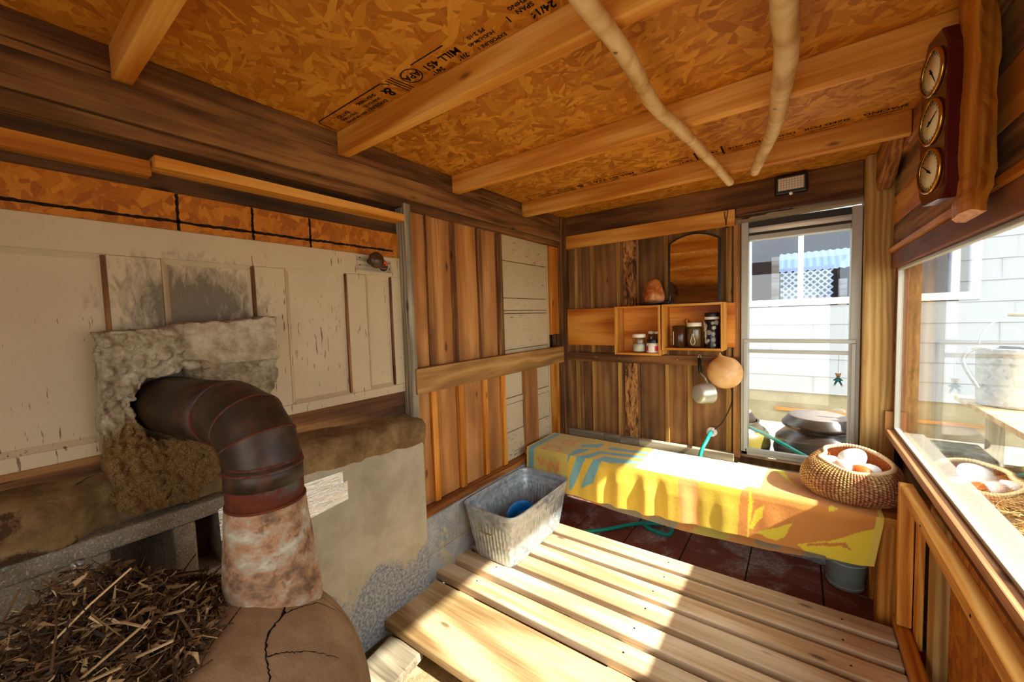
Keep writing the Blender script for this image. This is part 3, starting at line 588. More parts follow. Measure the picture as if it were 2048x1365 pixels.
for i in range(nx):
    x = -1.388+1.662*i/(nx-1); hz = hemz(x); row = []; rc = []
    seq = [hz*(1-k/44) for k in range(44)] + [.0]
    for t in seq:      # front drop
        dd = -t; sw = math.exp(-((x+.72)/.42)**2)
        fold = (.013*(.9+math.sin(x*38+1.3*math.sin(x*9)))+.005*(1+math.sin(x*71+2)))*sw*min(1,dd/.08) + .004*noise.noise((x*7,t*8,0))*min(1,dd/.03)
        y = YF-.006*min(1,dd/.02)-.02*dd-fold-.012*(dd/.2)**2*(1 if x > .1 else 0)
        z = ZT-dd-(.004 if dd > 0 else 0); row.append((x-.03*max(0,x-.15)/.12*dd/.2*1.0, y, z)); rc.append(pcol(x, min(t,-1e-4)))
    for k in range(1, 61):   # top
        t = (YB-YF)*k/60; row.append((x, YF+t, ZT+.0025*noise.noise((x*6,t*9,3))+.0015*noise.noise((x*20,t*20,3))-.004*max(0,1-t/.008))); rc.append(pcol(x, t))
    for k in range(1, 22):   # rear drop, hanging a little lower
        t = .10*k/21; row.append((x, YB+.008-.02*t+.003*math.sin(x*11)*t/.2, ZT-t)); rc.append(pcol(x, .37+t))
    P.append(row); cols.append(rc)
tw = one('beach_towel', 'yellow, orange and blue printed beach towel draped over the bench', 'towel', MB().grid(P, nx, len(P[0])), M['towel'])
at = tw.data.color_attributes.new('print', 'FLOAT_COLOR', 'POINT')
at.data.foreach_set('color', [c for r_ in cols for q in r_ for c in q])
P = []; c2 = []
for i in range(200):
    x = -1.12+1.36*i/199; u = (x+1.12)/1.36; lo = hemz(x)-.002-.052*max(0,math.sin(math.pi*u))**.6; row = []
    for k in range(14):
        t = lo*k/13; row.append((x, 2.056+.003*math.sin(x*17)*k/13-.010*max(0,(k-9)/4)*math.sin(math.pi*u), .470+t if k else .430)); 
        q = math.sin(x*8+1)+.6*math.sin(x*19-t*20); c2.append(lin('7a7460') if q > .35 else (lin('b8762e') if q > -.9 else lin('a89a3a')))
    P.append(row)
for r_ in P:
    for k in range(14): r_[k] = (r_[k][0], r_[k][1]-.008, min(r_[k][2], .428))
il = build(MB().grid(P, 200, 14), 'inner_layer', M['towel'], tw)
ia = il.data.color_attributes.new('print', 'FLOAT_COLOR', 'POINT'); ia.data.foreach_set('color', [c for q in c2 for c in q])
sm = tw.modifiers.new('thick', 'SOLIDIFY'); sm.thickness = .004; sm.offset = 1

# ------------------------------------------------------------------ tub, bowl, bucket, hose
def rrect(cx, cy, hx, hy, r, n=6):
    o = []
    for qx, qy, a0 in ((1,1,0),(-1,1,90),(-1,-1,180),(1,-1,270)):
        for i in range(n+1):
            a = R(a0+90*i/n); o.append((cx+qx*(hx-r)+r*math.cos(a), cy+qy*(hy-r)+r*math.sin(a)))
    return o
tb = thing('galvanised_tub', 'galvanised rectangular steel tub on the deck beside the block wall', 'tub', (-1.232,1.705,.081))
def tubshell(off, z0, z1, k=26):
    rows = []
    for i in range(k):
        s_ = i/(k-1); z = z0+(z1-z0)*s_; hx = .122+(.166-.122)*s_-off; hy = .243+(.286-.243)*s_-off
        base = rrect(0,0,hx,hy,.035,7); row = []; per = []
        m = len(base)
        for j in range(m):
            a = Vector(base[j]); b = Vector(base[(j+1)%m]); L = (b-a).length; q = max(1, round(L/.006))
            for e in range(q): per.append(a+(b-a)*e/q)
        per = per if i == 0 else per
        rows.append((z, hx, hy))
    return rows
def tubrow(hx, hy, z, rib, bead):
    out = []; N = 240
    for j in range(N):
        a = 2*math.pi*j/N; c, s_ = math.cos(a), math.sin(a); e = 9
        r = (abs(c)**e+abs(s_)**e)**(-1/e); x, y = r*c*hx, r*s_*hy
        d = .0022*rib*(1 if math.sin(a*0+ (y if abs(x)/hx > abs(y)/hy else x)*2*math.pi/.021) > 0 else -1)+bead
        n_ = Vector((x/hx**2*hx, y/hy**2*hy)); n_ = Vector((c*(abs(c)**7), s_*(abs(s_)**7))); n_ = n_.normalized() if n_.length else Vector((c,s_))
        out.append((-1.232+x+n_.x*d, 1.705+y+n_.y*d, z))
    return out
rows = []
for i in range(34):
    s_ = i/33; hx = .122+.045*s_; hy = .243+.044*s_; z = .082+.275*s_
    rib = 1.0 if .04 < s_ < .70 else 0; bead = .003*math.exp(-((s_-.80)/.022)**2)+.003*math.exp(-((s_-.87)/.022)**2)
    rows.append(tubrow(hx,hy,z,rib,bead))
outer = rows; inner = [tubrow(.122+.045*s_-.0025,.243+.044*s_-.0025,.085+.272*s_,1.0 if .04<s_<.7 else 0,.003*math.exp(-((s_-.80)/.022)**2)+.003*math.exp(-((s_-.87)/.022)**2)) for s_ in [1-i/33 for i in range(34)]]
mb = MB().grid(outer+inner, 68, 240, wrap=True); n0 = len(mb.v)
mb.f += [tuple(range(67*240,68*240)), tuple(reversed(range(240)))]; mb.sm += [False, False]
build(mb, 'body', M['galv'], tb)
rp = [Vector(p) for p in tubrow(.167,.287,.357,0,0)]
build(MB().tube(rp+[rp[0]], .0045, 8, caps=False), 'rolled_rim', M['galv'], tb)
for sy in (-1, 1):
    yy = 1.705+sy*.277; hp = [(-1.232+u, yy+sy*(.008+.02*v_), z) for u, z, v_ in ((-.052,.305,0),(-.054,.30,.3),(-.05,.265,.4),(-.045,.252,.4),(0,.250,.4),(.045,.252,.4),(.05,.265,.4),(.054,.30,.3),(.052,.305,0))]
    h = build(MB().tube(hp, .0035, 8), 'drop_handle', plain('dull_brass_%d' % sy,'a89a70',.35,.5), tb)
    for u in (-.053,.053): build(bx(-1.232+u-.008,-1.232+u+.008,yy-.003,yy+.006,.292,.312), 'handle_lug', M['galv'], h, .002)
BW = Matrix.Translation((-1.205,1.70,.205))@Matrix.Rotation(R(-60),4,'Z')@Matrix.Rotation(R(33),4,'Y')@Matrix.Scale(1.1,4)
bw = one('plastic_bowl', 'blue plastic bowl lying tilted inside the galvanised tub', 'bowl', MB().lathe([(0,-.035),(.045,-.035),(.066,-.015),(.078,.03),(.080,.03),(.080,.027),(.069,-.016),(.047,-.031),(0,-.031)], n=40, M=BW), M['blue'])
bk = thing('bucket', 'grey green plastic bucket on the floor under the right end of the bench', 'bucket', (.195,2.40,0))
build(MB().lathe([(0,.003),(.062,.003),(.066,.006),(.079,.165),(.081,.165),(.081,.168),(.076,.168),(.064,.01),(0,.01)], (.185,2.33,0), 36), 'body', M['bucket'], bk)
for z in (.02,.13): build(MB().lathe([(.067+.08*z,z-.004),(.0705+.08*z,z),(.067+.08*z,z+.004)], (.185,2.33,0), 36), 'hoop', M['bucket'], bk)
def bez(pts, n=14):
    pts = [Vector(p) for p in pts]; out = []
    q = [pts[0]*2-pts[1]]+pts+[pts[-1]*2-pts[-2]]
    for i in range(1, len(q)-2):
        for k in range(n):
            t = k/n; out.append(.5*((2*q[i])+(q[i+1]-q[i-1])*t+(2*q[i-1]-5*q[i]+4*q[i+1]-q[i+2])*t*t+(3*q[i]-q[i-1]-3*q[i+1]+q[i+2])*t**3))
    return out+[pts[-1]]
one('garden_hose', 'green garden hose through the back wall, running behind the bench and over the tiles', 'hose', MB().tube(bez([(-.432,2.70,.555),(-.432,2.62,.556),(-.44,2.54,.53),(-.462,2.475,.46),(-.468,2.445,.30),(-.50,2.43,.10),(-.62,2.40,.035),(-.75,2.34,.012),(-.66,2.30,.011),(-.60,2.31,.012),(-.60,2.36,.030),(-.68,2.40,.018),(-.8,2.32,.011),(-.93,2.16,.011),(-1.03,2.06,.011),(-1.1,1.99,.011)]), .0105, 12), M['hose'])
one('garden_hose', 'green garden hose slanting outside the pane of the glazed door', 'hose', MB().tube(bez([(-.42,2.80,.57),(-.33,2.78,.60),(-.236,2.76,.583),(-.12,2.76,.535),(.03,2.76,.458),(.16,2.78,.40),(.3,2.85,.2)]), .0105, 12), M['hose'])
mb = MB(); 
for i in range(14): a = i*2.4; mb.lathe([(0,-.014),(.012,-.009),(.015,0),(.011,.01),(0,.014)], (-.430+.017*math.cos(a),2.652-.010*random.random(),.557+.017*math.sin(a)), 10)
one('foam_collar', 'lump of pale spray foam round the hose hole in the back wall', 'foam', mb, M['foam'])

# ------------------------------------------------------------------ straw basket and eggs
rim = [(.118,2.312,.655),(.178,2.338,.664),(.238,2.322,.663),(.288,2.285,.652),(.320,2.225,.638),(.316,2.165,.630),(.272,2.118,.622),(.215,2.095,.618),(.170,2.090,.620),(.128,2.118,.626),(.092,2.160,.634),(.080,2.200,.634),(.100,2.232,.645),(.100,2.275,.652)]
def closed(pts, m):
    k = len(pts); pts = [Vector(p) for p in pts]; out = []
    for j in range(m):
        u = k*j/m; i = int(u); t = u-i; a, b, c, d_ = pts[(i-1)%k], pts[i%k], pts[(i+1)%k], pts[(i+2)%k]
        out.append(.5*((2*b)+(c-a)*t+(2*a-5*b+4*c-d_)*t*t+(3*b-a-3*c+d_)*t**3))
    return out
N = 320; rr = closed(rim, N); cx, cy = .187, 2.208
rows = []; nr = 84
def brow(s_, off=0.0, weave=1):
    row = []
    for j in range(N):
        rp_ = rr[j]; a = math.atan2(rp_.y-cy, rp_.x-cx); ca, sa = math.cos(a), math.sin(a)
        # base -> belly -> rim
        if s_ < .45:
            u = s_/.45; rad = .118+.058*math.sin(u*math.pi/2); z = .479+.062*(1-math.cos(u*math.pi/2))
            x, y = cx+rad*ca*1.0, cy+rad*sa*.86
        else:
            u = (s_-.45)/.55; bx_, by = cx+.176*ca, cy+.176*sa*.86; h = u*u*(3-2*u)*.35+u*.65
            q = 1-math.cos(u*math.pi/2); zz = math.sin(u*math.pi/2)
            x, y = bx_+(rp_.x-bx_)*q, by+(rp_.y-by)*q; z = .541+(rp_.z-.541)*zz
        wv = weave*(.0022*math.sin(j*math.pi*2/N*80)+.0016*math.sin(s_*(nr-1)*1.571+(1.57 if (j//4)%2 else -1.57)))
        nrm = Vector((ca, sa)); row.append((x+nrm.x*(wv-off), y+nrm.y*(wv-off), z+(off*.6 if s_ < .2 else 0)))
    return row
bs = thing('straw_basket', 'round woven straw basket with a pinched rim on the right end of the bench', 'basket', (cx,cy,.479))
wr = [min(1,max(0,.5+.28*math.sin(j*math.pi*2/N*80)+.22*math.sin(i*1.571+(1.57 if (j//4)%2 else -1.57))+.55*noise.noise((j*.25,i*.35,0)))) for i in range(nr) for j in range(N)]  # weave colour painted lighter on rib crests, darker in the grooves
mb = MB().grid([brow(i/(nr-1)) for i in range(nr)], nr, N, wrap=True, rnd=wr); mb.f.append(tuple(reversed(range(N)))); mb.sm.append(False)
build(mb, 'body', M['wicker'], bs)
mb = MB().grid([brow(i/(nr-1), .006) for i in range(nr)], nr, N, wrap=True); mb.f.append(tuple(range(N))); mb.sm.append(False)
build(mb, 'lining', M['wickin'], bs)
mb = MB(); mb.tube(rr+[rr[0]], [.0085+.0012*math.sin(j*1.57) for j in range(N+1)], 10, caps=False)
build(mb, 'bound_rim', M['rimstraw'], bs)
def egg(c, r, rot): return MB().lathe([(0,-1.22*r)]+[(r*math.cos(R(t))*(1-.10*math.sin(R(t))), r*1.22*math.sin(R(t))*(1.08 if t > 0 else 1)) for t in range(-80,81,10)]+[(0,1.32*r)], n=28, M=Matrix.Translation(c)@Euler(rot).to_matrix().to_4x4())
GE = 'eggs in the basket'
for c, r, rot, mt, l in (((.192,2.230,.634),.044,(0,.9,.3),'eggw','largest white egg at the back of the straw basket'),((.158,2.165,.612),.034,(1.3,.2,.4),'eggp','pinkish white egg in front of the largest white egg'),((.118,2.215,.610),.032,(1.2,.3,1.2),'eggw','white egg at the left side of the basket, by the pinched rim'),((.243,2.185,.602),.035,(1.4,.1,2.0),'eggw','greyish white egg at the right of the basket, behind the russet one'),((.215,2.146,.606),.034,(1.5,.4,.9),'eggo','russet orange egg just behind the front rim of the basket')):
    one('egg', l, 'egg', egg(c,r,rot), M[mt], GE)
build(MB().lathe([(0,.575),(.07,.573),(.12,.565),(.155,.545)], (cx,cy,0), 28, sy=.86), 'bedding', M['wickin'], bs)

# ------------------------------------------------------------------ clay stove, flue, stove pipe, flue block
DC = (-.97,.20)
def dome_z(x, y):
    r = math.hypot(x-DC[0], y-DC[1])/.345
    return .322+.40*max(0,1-r**2.8)**(1/2.8) if r < 1 else .32
P = []
for i in range(70):
    t = i/69; r = .345*min(1, math.sin(t*math.pi/2)**.8) if i else .0005; row = []
    for j in range(120):
        a = 2*math.pi*j/120; x, y = DC[0]+r*math.cos(a), DC[1]+r*math.sin(a)
        q = .008*noise.noise((x*7,y*7,0))+.003*noise.noise((x*25,y*25,4)); row.append((x, y, dome_z(x,y)+q*(1 if r < .34 else 0)))
    P.append(row)
P.append([(DC[0]+.35*math.cos(2*math.pi*j/120), DC[1]+.35*math.sin(2*math.pi*j/120), .0) for j in range(120)])
ds = thing('clay_stove', 'cracked clay stove mound at the lower left, under the scaled flue', 'stove', (DC[0],DC[1],0))
build(MB().grid(P, 71, 120, wrap=True), 'mound', M['cob'], ds)
build(MB().box(-1.36,-.93,-.72,.30,0,.60), 'clay_base', M['cob'], ds, .03)
def crack(pts, wd):
    q = bez([(x,y,0) for x,y in pts], 10); vs = []; k = len(q)
    for i, p in enumerate(q):
        d = (q[min(i+1,k-1)]-q[max(i-1,0)]).normalized(); nx_ = Vector((-d.y,d.x,0)); e = wd*random.uniform(.5,1.3)*(1-.6*i/k); j = Vector((random.uniform(-1,1),random.uniform(-1,1),0))*.0015
        for s_ in (1,-1):
            c = p+j+nx_*e*s_; q_ = .008*noise.noise((c.x*7,c.y*7,0))+.003*noise.noise((c.x*25,c.y*25,4)); vs.append((c.x,c.y,dome_z(c.x,c.y)+q_+.0008))
    return MB().add(vs, [(2*i,2*i+1,2*i+3,2*i+2) for i in range(k-1)])
for pts, wd in (([(-.905,.36),(-.86,.34),(-.83,.30),(-.79,.28),(-.755,.27),(-.73,.25),(-.70,.25)],.0022),([(-.79,.28),(-.78,.32),(-.77,.36),(-.76,.40)],.0012),([(-.86,.34),(-.87,.37),(-.88,.42),(-.87,.46)],.0016),([(-.94,.30),(-.90,.26),(-.87,.22),(-.83,.19)],.0013),([(-.92,.40),(-.90,.45),(-.86,.48)],.001)):
    build(crack(pts, wd), 'crack', M['ink'], ds)
fx, fy = -.98, .37
fp = thing('clay_flue', 'scaled pale and orange flue section between the clay mound and the rusty pipe', 'flue', (fx,fy,.66))
prf = [(.104,.655),(.102,.69),(.096,.72),(.091,.77),(.087,.82),(.083,.87),(.080,.905)]
rows = [[(fx+(r+.002*noise.noise((math.cos(a)*3,math.sin(a)*3,z*14)))*math.cos(a), fy+(r+.002*noise.noise((math.cos(a)*3,math.sin(a)*3,z*14)))*math.sin(a), z) for a in [2*math.pi*j/64 for j in range(64)]] for r, z in [(prf[i][0]*(1-t)+prf[i+1][0]*t, prf[i][1]*(1-t)+prf[i+1][1]*t) for i in range(6) for t in (0,.25,.5,.75)]+[prf[-1]]]
build(MB().grid(rows, len(rows), 64, wrap=True), 'flue_body', M['flue'], fp)
sp = thing('stove_pipe', 'dark rusty metal stove pipe bending from the flue into the concrete block', 'stove pipe', (fx,fy,.89))
build(MB().tube([(fx,fy,.900),(fx,fy,.955),(fx,fy,1.0)], .0775, 48), 'collar', M['rust'], sp)['label'] = 'red rusted collar'
build(MB().tube([(fx,fy,.948),(fx,fy,.995)], .0785, 48), 'grey_band', M['galv'] if 0 else M['pipe'], sp)
B0 = Vector((fx,fy,.985)); hd = Vector((-1.46-fx,.302-fy,0)).normalized(); rb_ = .105
def el(t): return B0+hd*(rb_*(1-math.cos(t)))+Vector((0,0,rb_*math.sin(t)))
gp = [el(t) for t in (0,.52,1.05,1.571)]
def gore(c0, t0, c1, t1, r=.0775, n=56):       # one mitred elbow segment between two ring planes
    sd_ = hd.cross(Vector((0,0,1))).normalized(); out = []
    for c_, t_ in ((c0,t0),(c1,t1)):
        o_ = sd_.cross(t_).normalized(); out.append([c_+sd_*(r*math.cos(q))+o_*(r*math.sin(q)) for q in [2*math.pi*k/n for k in range(n)]])
    return MB().grid(out, 2, n, wrap=True)
def tn_(t): return (hd*math.sin(t)+Vector((0,0,1))*math.cos(t)).normalized()
TT = (0,.52,1.05,1.571)
for k in range(3): build(gore(gp[k], tn_(TT[k]), gp[k+1], tn_(TT[k+1])), 'elbow_gore', M['pipe'], sp)
build(gore(gp[3], hd, gp[3]+hd*.032, hd), 'elbow_cuff', M['pipe'], sp)
end = gp[3]+hd*.34
build(MB().tube([gp[3]+hd*.03, gp[3]+hd*.15, end], [.0775,.0765,.0765], 48), 'horizontal_pipe', M['pipe'], sp)
def ring(c, d, r, w_): 
    d = Vector(d).normalized(); a = d.orthogonal().normalized(); b = d.cross(a); mb = MB()
    pts = [Vector(c)+(a*math.cos(q)+b*math.sin(q))*(r+.001*noise.noise((q*4,c[2]*40,0))) for q in [2*math.pi*j/60 for j in range(61)]]
    return mb.tube(pts, w_, 6, caps=False)
for c, d_, w_ in ((gp[0],(0,0,1),.0032),(gp[1],tn_(.52),.0022),(gp[2],tn_(1.05),.0022),(gp[3]+hd*.03,hd,.003),((fx,fy,.905),(0,0,1),.004)):
    build(ring(c, d_, .0775, w_), 'seam', M['rust'], sp)
OUT = [(.180,1.300),(.580,1.328),(.576,1.13),(.555,1.06),(.47,1.02),(.445,.93),(.43,.87),(.32,.81),(.185,.835),(.172,1.0)]
ny, nz = 150, 200; P = []; keep = []
for i in range(ny):
    row = []; kr = []
    for j in range(nz):
        y = .160+.43*i/(ny-1); z = .765+.575*j/(nz-1)
        wy, wz = y+.010*noise.noise((y*28,z*28,0)), z+.010*noise.noise((y*28,z*28,7)); ins = inside((wy,wz), OUT)
        d1_, _ = noise.voronoi((y*38,z*38,.3)); rough = 1.0 if not (z > 1.19 and y > .34) else .22
        d2_, _ = noise.voronoi((y*85,z*85,.7)); x = -1.362+rough*(.026*(min(.6,d1_[1]-d1_[0]))+.010*min(.6,d2_[1]-d2_[0])-.020+.020*noise.noise((y*11,z*11,2))+.008*noise.noise((y*40,z*40,6)))+.002*noise.noise((y*90,z*90,1))
        hy, hz = (y-.318)/.088, (z-1.085)/.088; hr = math.hypot(hy,hz)+.22*noise.noise((y*22,z*22,9))+.12*noise.noise((y*55,z*55,3))
        if hr < 1.02: x = -1.44+.03*max(0,hr-.8)
        if z < 1.0 and hr > 1.02: x += .0-.012*noise.noise((y*20,z*20,5))
        if not ins: x = -1.448
        row.append((x,y,z)); kr.append(ins)
    P.append(row); keep.append(kr)
fbk = thing('flue_block', 'crumbling pale concrete block on the wall with the pipe hole', 'concrete block', (-1.40,.38,.78))
build(MB().grid(P, ny, nz, skip=lambda i,j: not (keep[i][j] or keep[i+1][j] or keep[i][j+1] or keep[i+1][j+1])), 'block_body', M['flueblock'], fbk)
for cy_, cz, r in ((.352,1.196,.018),(.378,1.196,.014),(.335,1.203,.010)): build(MB().lathe([(0,-r*.6)]+[(r*math.cos(R(t)), .8*r*math.sin(R(t))) for t in range(-70,71,20)]+[(0,r*.8)], (-1.348,cy_,cz), 16), 'mortar_lump', M['flueblock'], fbk)
cav = build(bx(-1.4495,-1.442,.235,.41,1.0,1.17), 'hole_shade', M['cable'], fbk)  # black slab puts the shade of the pipe hole into colour
tp = thing('foil_tape', 'crinkled shiny aluminium tape patch on the parged wall right of the flue', 'tape', (-1.361,.70,.62))
build(MB().prism([(.60,.755),(.772,.752),(.772,.70),(.60,.69)],-1.3618,-1.3605,'x'), 'upper_strip', M['foil'], tp); build(MB().prism([(.60,.705),(.788,.71),(.788,.640),(.60,.625)],-1.3605,-1.3595,'x'), 'lower_strip', M['foil'], tp)
one('foil_tape', 'small shiny tape piece on the block wall left of the flue', 'tape', MB().prism([(.388,.765),(.413,.775),(.413,.68),(.390,.67)],-1.3695,-1.3683,'x'), M['foil'])
one('pipe_stub', 'short grey pipe end sticking up out of the dry stalks', 'pipe', MB().tube([(-1.25,.10,.60),(-1.25,.10,.80)], .009, 16).tube([(-1.25,.10,.795),(-1.25,.10,.806)], .0105, 16), M['galv'])
mb = MB()
for i in range(9000):
    a = random.uniform(0,6.283); rr_ = math.sqrt(random.random()); x = max(-1.352, -1.08+.29*rr_*math.cos(a)); y = .04+.25*rr_*math.sin(a)
    top_ = max(.60, dome_z(x,y)); hgt = .17*(1-rr_**2)*(.75+.5*noise.noise((x*6,y*6,0)))
    z = top_+random.random()*hgt+.004; L = random.uniform(.012,.05) if random.random() < .975 else random.uniform(.08,.18)
    d = Vector((random.gauss(0,1),random.gauss(0,1),random.gauss(0,.45))).normalized()*L; c = Vector((x,y,z)); b = Vector((random.gauss(0,1),random.gauss(0,1),random.gauss(0,1)))*.006
    p0, p2 = c-d/2, c+d/2; p0.z = max(p0.z, max(.6, dome_z(p0.x,p0.y))+.002); p2.z = max(p2.z, max(.6,dome_z(p2.x,p2.y))+.002)
    if L < .07 and random.random() < .62:     # curled leaf flake
        wv = Vector((random.gauss(0,1),random.gauss(0,1),random.gauss(0,1))).normalized()*random.uniform(.002,.005)
        mb.add([p0-wv*.3,p0+wv*.3,c+b-wv,c+b+wv,p2-wv*.2,p2+wv*.2],[(0,1,3,2),(2,3,5,4)])
    else: mb.tube([p0,c+b,p2], random.uniform(.0005,.0013) if L < .07 else random.uniform(.0012,.0024), 4, smooth=False)
stuff(one('dry_stalks', 'heap of dry brown stalks and leaves beside the clay mound, lower left', 'dry plants', mb, M['straw']))

# ------------------------------------------------------------------ box shelves and what stands in them
def shelf(name, label, x0, x1, z0, z1, yf):
    t = thing(name, label, 'shelf', ((x0+x1)/2,2.54,z0)); w_ = .013
    build(bx(x0,x0+w_,yf,2.611,z0,z1), 'side', M['pinez'], t, .001); build(bx(x1-w_,x1,yf,2.611,z0,z1), 'side', M['pinez'], t, .001)
    build(bx(x0+w_,x1-w_,yf,2.611,z0,z0+w_), 'bottom', M['pinex'], t, .001); build(bx(x0+w_,x1-w_,yf,2.611,z1-w_,z1), 'top', M['pinex'], t, .001)
    build(bx(x0+w_,x1-w_,2.600,2.611,z0+w_,z1-w_), 'back', M['ply'], t)
shelf('box_shelf', 'squarer left pine box shelf on the plywood strip, holding small white jars', -.972, -.683, 1.040, 1.350, 2.462)
shelf('box_shelf', 'wider right pine box shelf on the plywood strip, holding the tall tin', -.674, -.341, 1.076, 1.351, 2.462)
def jar(name, label, cat, c, r, h, body, lid, lidh, fill=None, fillh=0, group=None):
    t = thing(name, label, cat, c, group); x, y, z = c; b = h-lidh
    build(MB().lathe([(0,.001),(r*.9,.001),(r,.006),(r,b*.82),(r*.86,b),(r*.83,b),(r*.95,b*.8),(r*.95,.008),(0,.006)], c, 32), 'body', body, t)
    if fill: build(MB().lathe([(0,.0075),(r*.93,.0085),(r*.93,fillh),(r*.5,fillh+.004),(0,fillh+.003)], c, 28), 'contents', fill, t)
    build(MB().lathe([(0,b-.002),(r*.96,b-.002),(r*.98,b+.002),(r*.98,h-.003),(r*.93,h),(0,h)], c, 32), 'lid', lid, t)
    return t
GJ2 = 'jars in the left box shelf'
jar('glass_jar', 'glass jar of white powder with a cream lid, front left in the left box', 'jar', (-.826,2.505,1.0535), .042, .118, M['jarglass'], M['cream'], .02, M['powder'], .05, GJ2)
j = jar('cream_jar', 'squat white jar with a black lid and pink label, front right in the left box', 'jar', (-.738,2.505,1.0535), .041, .085, M['cream'], M['black'], .02, group=GJ2)
for a0, a1, mt in ((-150,-118,'pink'),(-62,-30,'pink')):
    mb = MB(); vs = []
    for k in range(9): a = R(a0+(a1-a0)*k/8); vs += [(-.738+.0415*math.cos(a),2.505+.0415*math.sin(a),1.066),(-.738+.0415*math.cos(a),2.505+.0415*math.sin(a),1.098)]
    build(mb.add(vs, [(2*k,2*k+2,2*k+3,2*k+1) for k in range(8)], True), 'label_patch', M[mt], j)
jar('glass_jar', 'white lidded jar at the back of the left box, seen over the powder jar', 'jar', (-.770,2.575,1.0535), .022, .132, M['jarglass'], M['cream'], .016, M['sand'], .05, GJ2)
jar('glass_jar', 'white lidded jar in the back right corner of the left box', 'jar', (-.724,2.572,1.0535), .024, .132, M['jarglass'], M['cream'], .016, M['sand'], .06, GJ2)
cn = thing('brown_candle_jar', 'dark brown cylinder jar with a narrow paper strip, left in the right box', 'jar', (-.588,2.53,1.0895))
build(MB().lathe([(0,.0),(.037,.0),(.04,.004),(.04,.128),(.037,.130),(.035,.127),(.036,.01),(0,.01)], (-.588,2.53,1.0895), 36), 'body', M['brownglass'], cn)
build(MB().prism([(-.616,1.105),(-.604,1.105),(-.604,1.185),(-.616,1.185)],2.4985,2.4995,'y'), 'paper_strip', M['paper'], cn)
one('wooden_scoop', 'orange wooden handle tip poking up behind the brown cylinder jar', 'scoop', MB().lathe([(0,-.06),(.004,-.06),(.006,.0),(.014,.015),(.016,.03),(.008,.045),(0,.047)], (-.556,2.581,1.215), 16), M['orangez'])
j = jar('salt_jar', 'tan glass jar with a white lid and pale drop mark, middle of the right box', 'jar', (-.503,2.525,1.0895), .042, .148, M['jarglass'], M['cream'], .020, M['sand'], .112)
dp = [(-.503+.012*math.sin(a)*(1 if math.cos(a) < 0 else 1-.75*math.cos(a)), 1.128+(.020*math.cos(a) if math.cos(a) < 0 else .045*math.cos(a))) for a in [2*math.pi*k/24 for k in range(25)]]
build(MB().tube([(x,2.4825+8*(x+.503)**2,z) for x,z in dp], .0016, 6), 'drop_mark', M['snow'], j)
tn = thing('patterned_tin', 'tall dark tin printed with pale snowflakes at the right end of the right box', 'tin', (-.409,2.525,1.0895))
build(MB().lathe([(0,0),(.040,0),(.0405,.003),(.0405,.160),(.036,.166)], (-.409,2.525,1.0895), 40), 'body', M['navy'], tn)
build(MB().lathe([(.0375,.165),(.0385,.168),(.0385,.178),(.0375,.180)], (-.409,2.525,1.0895), 40), 'pale_collar', M['snow'], tn)
build(MB().lathe([(.0385,.180),(.039,.182),(.039,.199),(.036,.203),(0,.203)], (-.409,2.525,1.0895), 40), 'lid', M['black'], tn)
def on_tin(a, z, r=.0409): return Vector((-.409+r*math.cos(a), 2.525+r*math.sin(a), 1.0895+z))
random.seed(11)
for k in range(16):
    a0 = R(random.uniform(-165,-30)); z0 = random.uniform(.015,.15); s_ = random.uniform(.006,.015); mb = MB(); n_ = random.choice((6,6,8))
    for q in range(n_):
        e = 2*math.pi*q/n_
        mb.tube([on_tin(a0,z0), on_tin(a0+s_*math.cos(e)/.0405, z0+s_*math.sin(e))], .0008, 4)
        for v_ in (.6,1.0):
            for d_ in (-.5,.5): mb.tube([on_tin(a0+v_*.8*s_*math.cos(e)/.0405, z0+v_*.8*s_*math.sin(e)), on_tin(a0+v_*s_*math.cos(e+d_)/.0405, z0+v_*s_*math.sin(e+d_))], .0007, 4)
    build(mb, 'snowflake', M['snow'], tn)
build(MB().add([on_tin(R(-140),.03,.0412),on_tin(R(-125),.03,.0412),on_tin(R(-125),.10,.0412),on_tin(R(-140),.10,.0412)],[(0,1,2,3)]), 'paper_strip', M['paper'], tn)
sl_ = thing('salt_crystal_lamp', 'orange salt crystal standing on a dark plate on top of the box shelves', 'salt lamp', (-.742,2.53,1.352))
build(MB().lathe([(0,.0),(.05,.0),(.088,.010),(.092,.016),(.088,.016),(.05,.008),(0,.008)], (-.742,2.53,1.3522), 40), 'plate', M['black'], sl_)
rows = []
for i in range(15):
    t = i/14; z = 1.361+.158*t; w_ = [.052,.062,.066,.067,.067,.066,.063,.059,.055,.051,.046,.041,.035,.024,.0005][i]; rows.append([(-.742+.008*t+w_*math.cos(a)*(1+.09*noise.noise((math.cos(a)*1.7,math.sin(a)*1.7,z*14))), 2.53+w_*math.sin(a)*(1+.09*noise.noise((math.cos(a)*1.7,math.sin(a)*1.7,z*14+5))), z) for a in [2*math.pi*j/18 for j in range(18)]])
build(MB().grid(rows, 15, 18, wrap=True, smooth=False), 'crystal', M['salt'], sl_)
mr = thing('arched_mirror', 'arched mirror in a thin dark frame leaning on the wall above the right box', 'mirror', (-.522,2.60,1.352))
def arch(x0, x1, z0, zs, rise, n=22): return [(x0,z0),(x1,z0)]+[(x1-(x1-x0)*i/n, zs+rise*(1-((2*i/n-1)**2))) for i in range(n+1)]
TM = Matrix.Translation((0,2.588,1.352))@Matrix.Rotation(R(-3.0),4,'X')@Matrix.Translation((0,-2.601,-1.352))
def tilt(mb): mb.v = [TM@p for p in mb.v]; return mb
build(tilt(MB().prism(arch(-.668,-.376,1.352,1.735,.045),2.601,2.611,'y')), 'frame', M['black'], mr, .002)
build(tilt(MB().prism(arch(-.656,-.389,1.358,1.728,.042),2.5995,2.6005,'y')), 'glass', M['mirror'], mr)

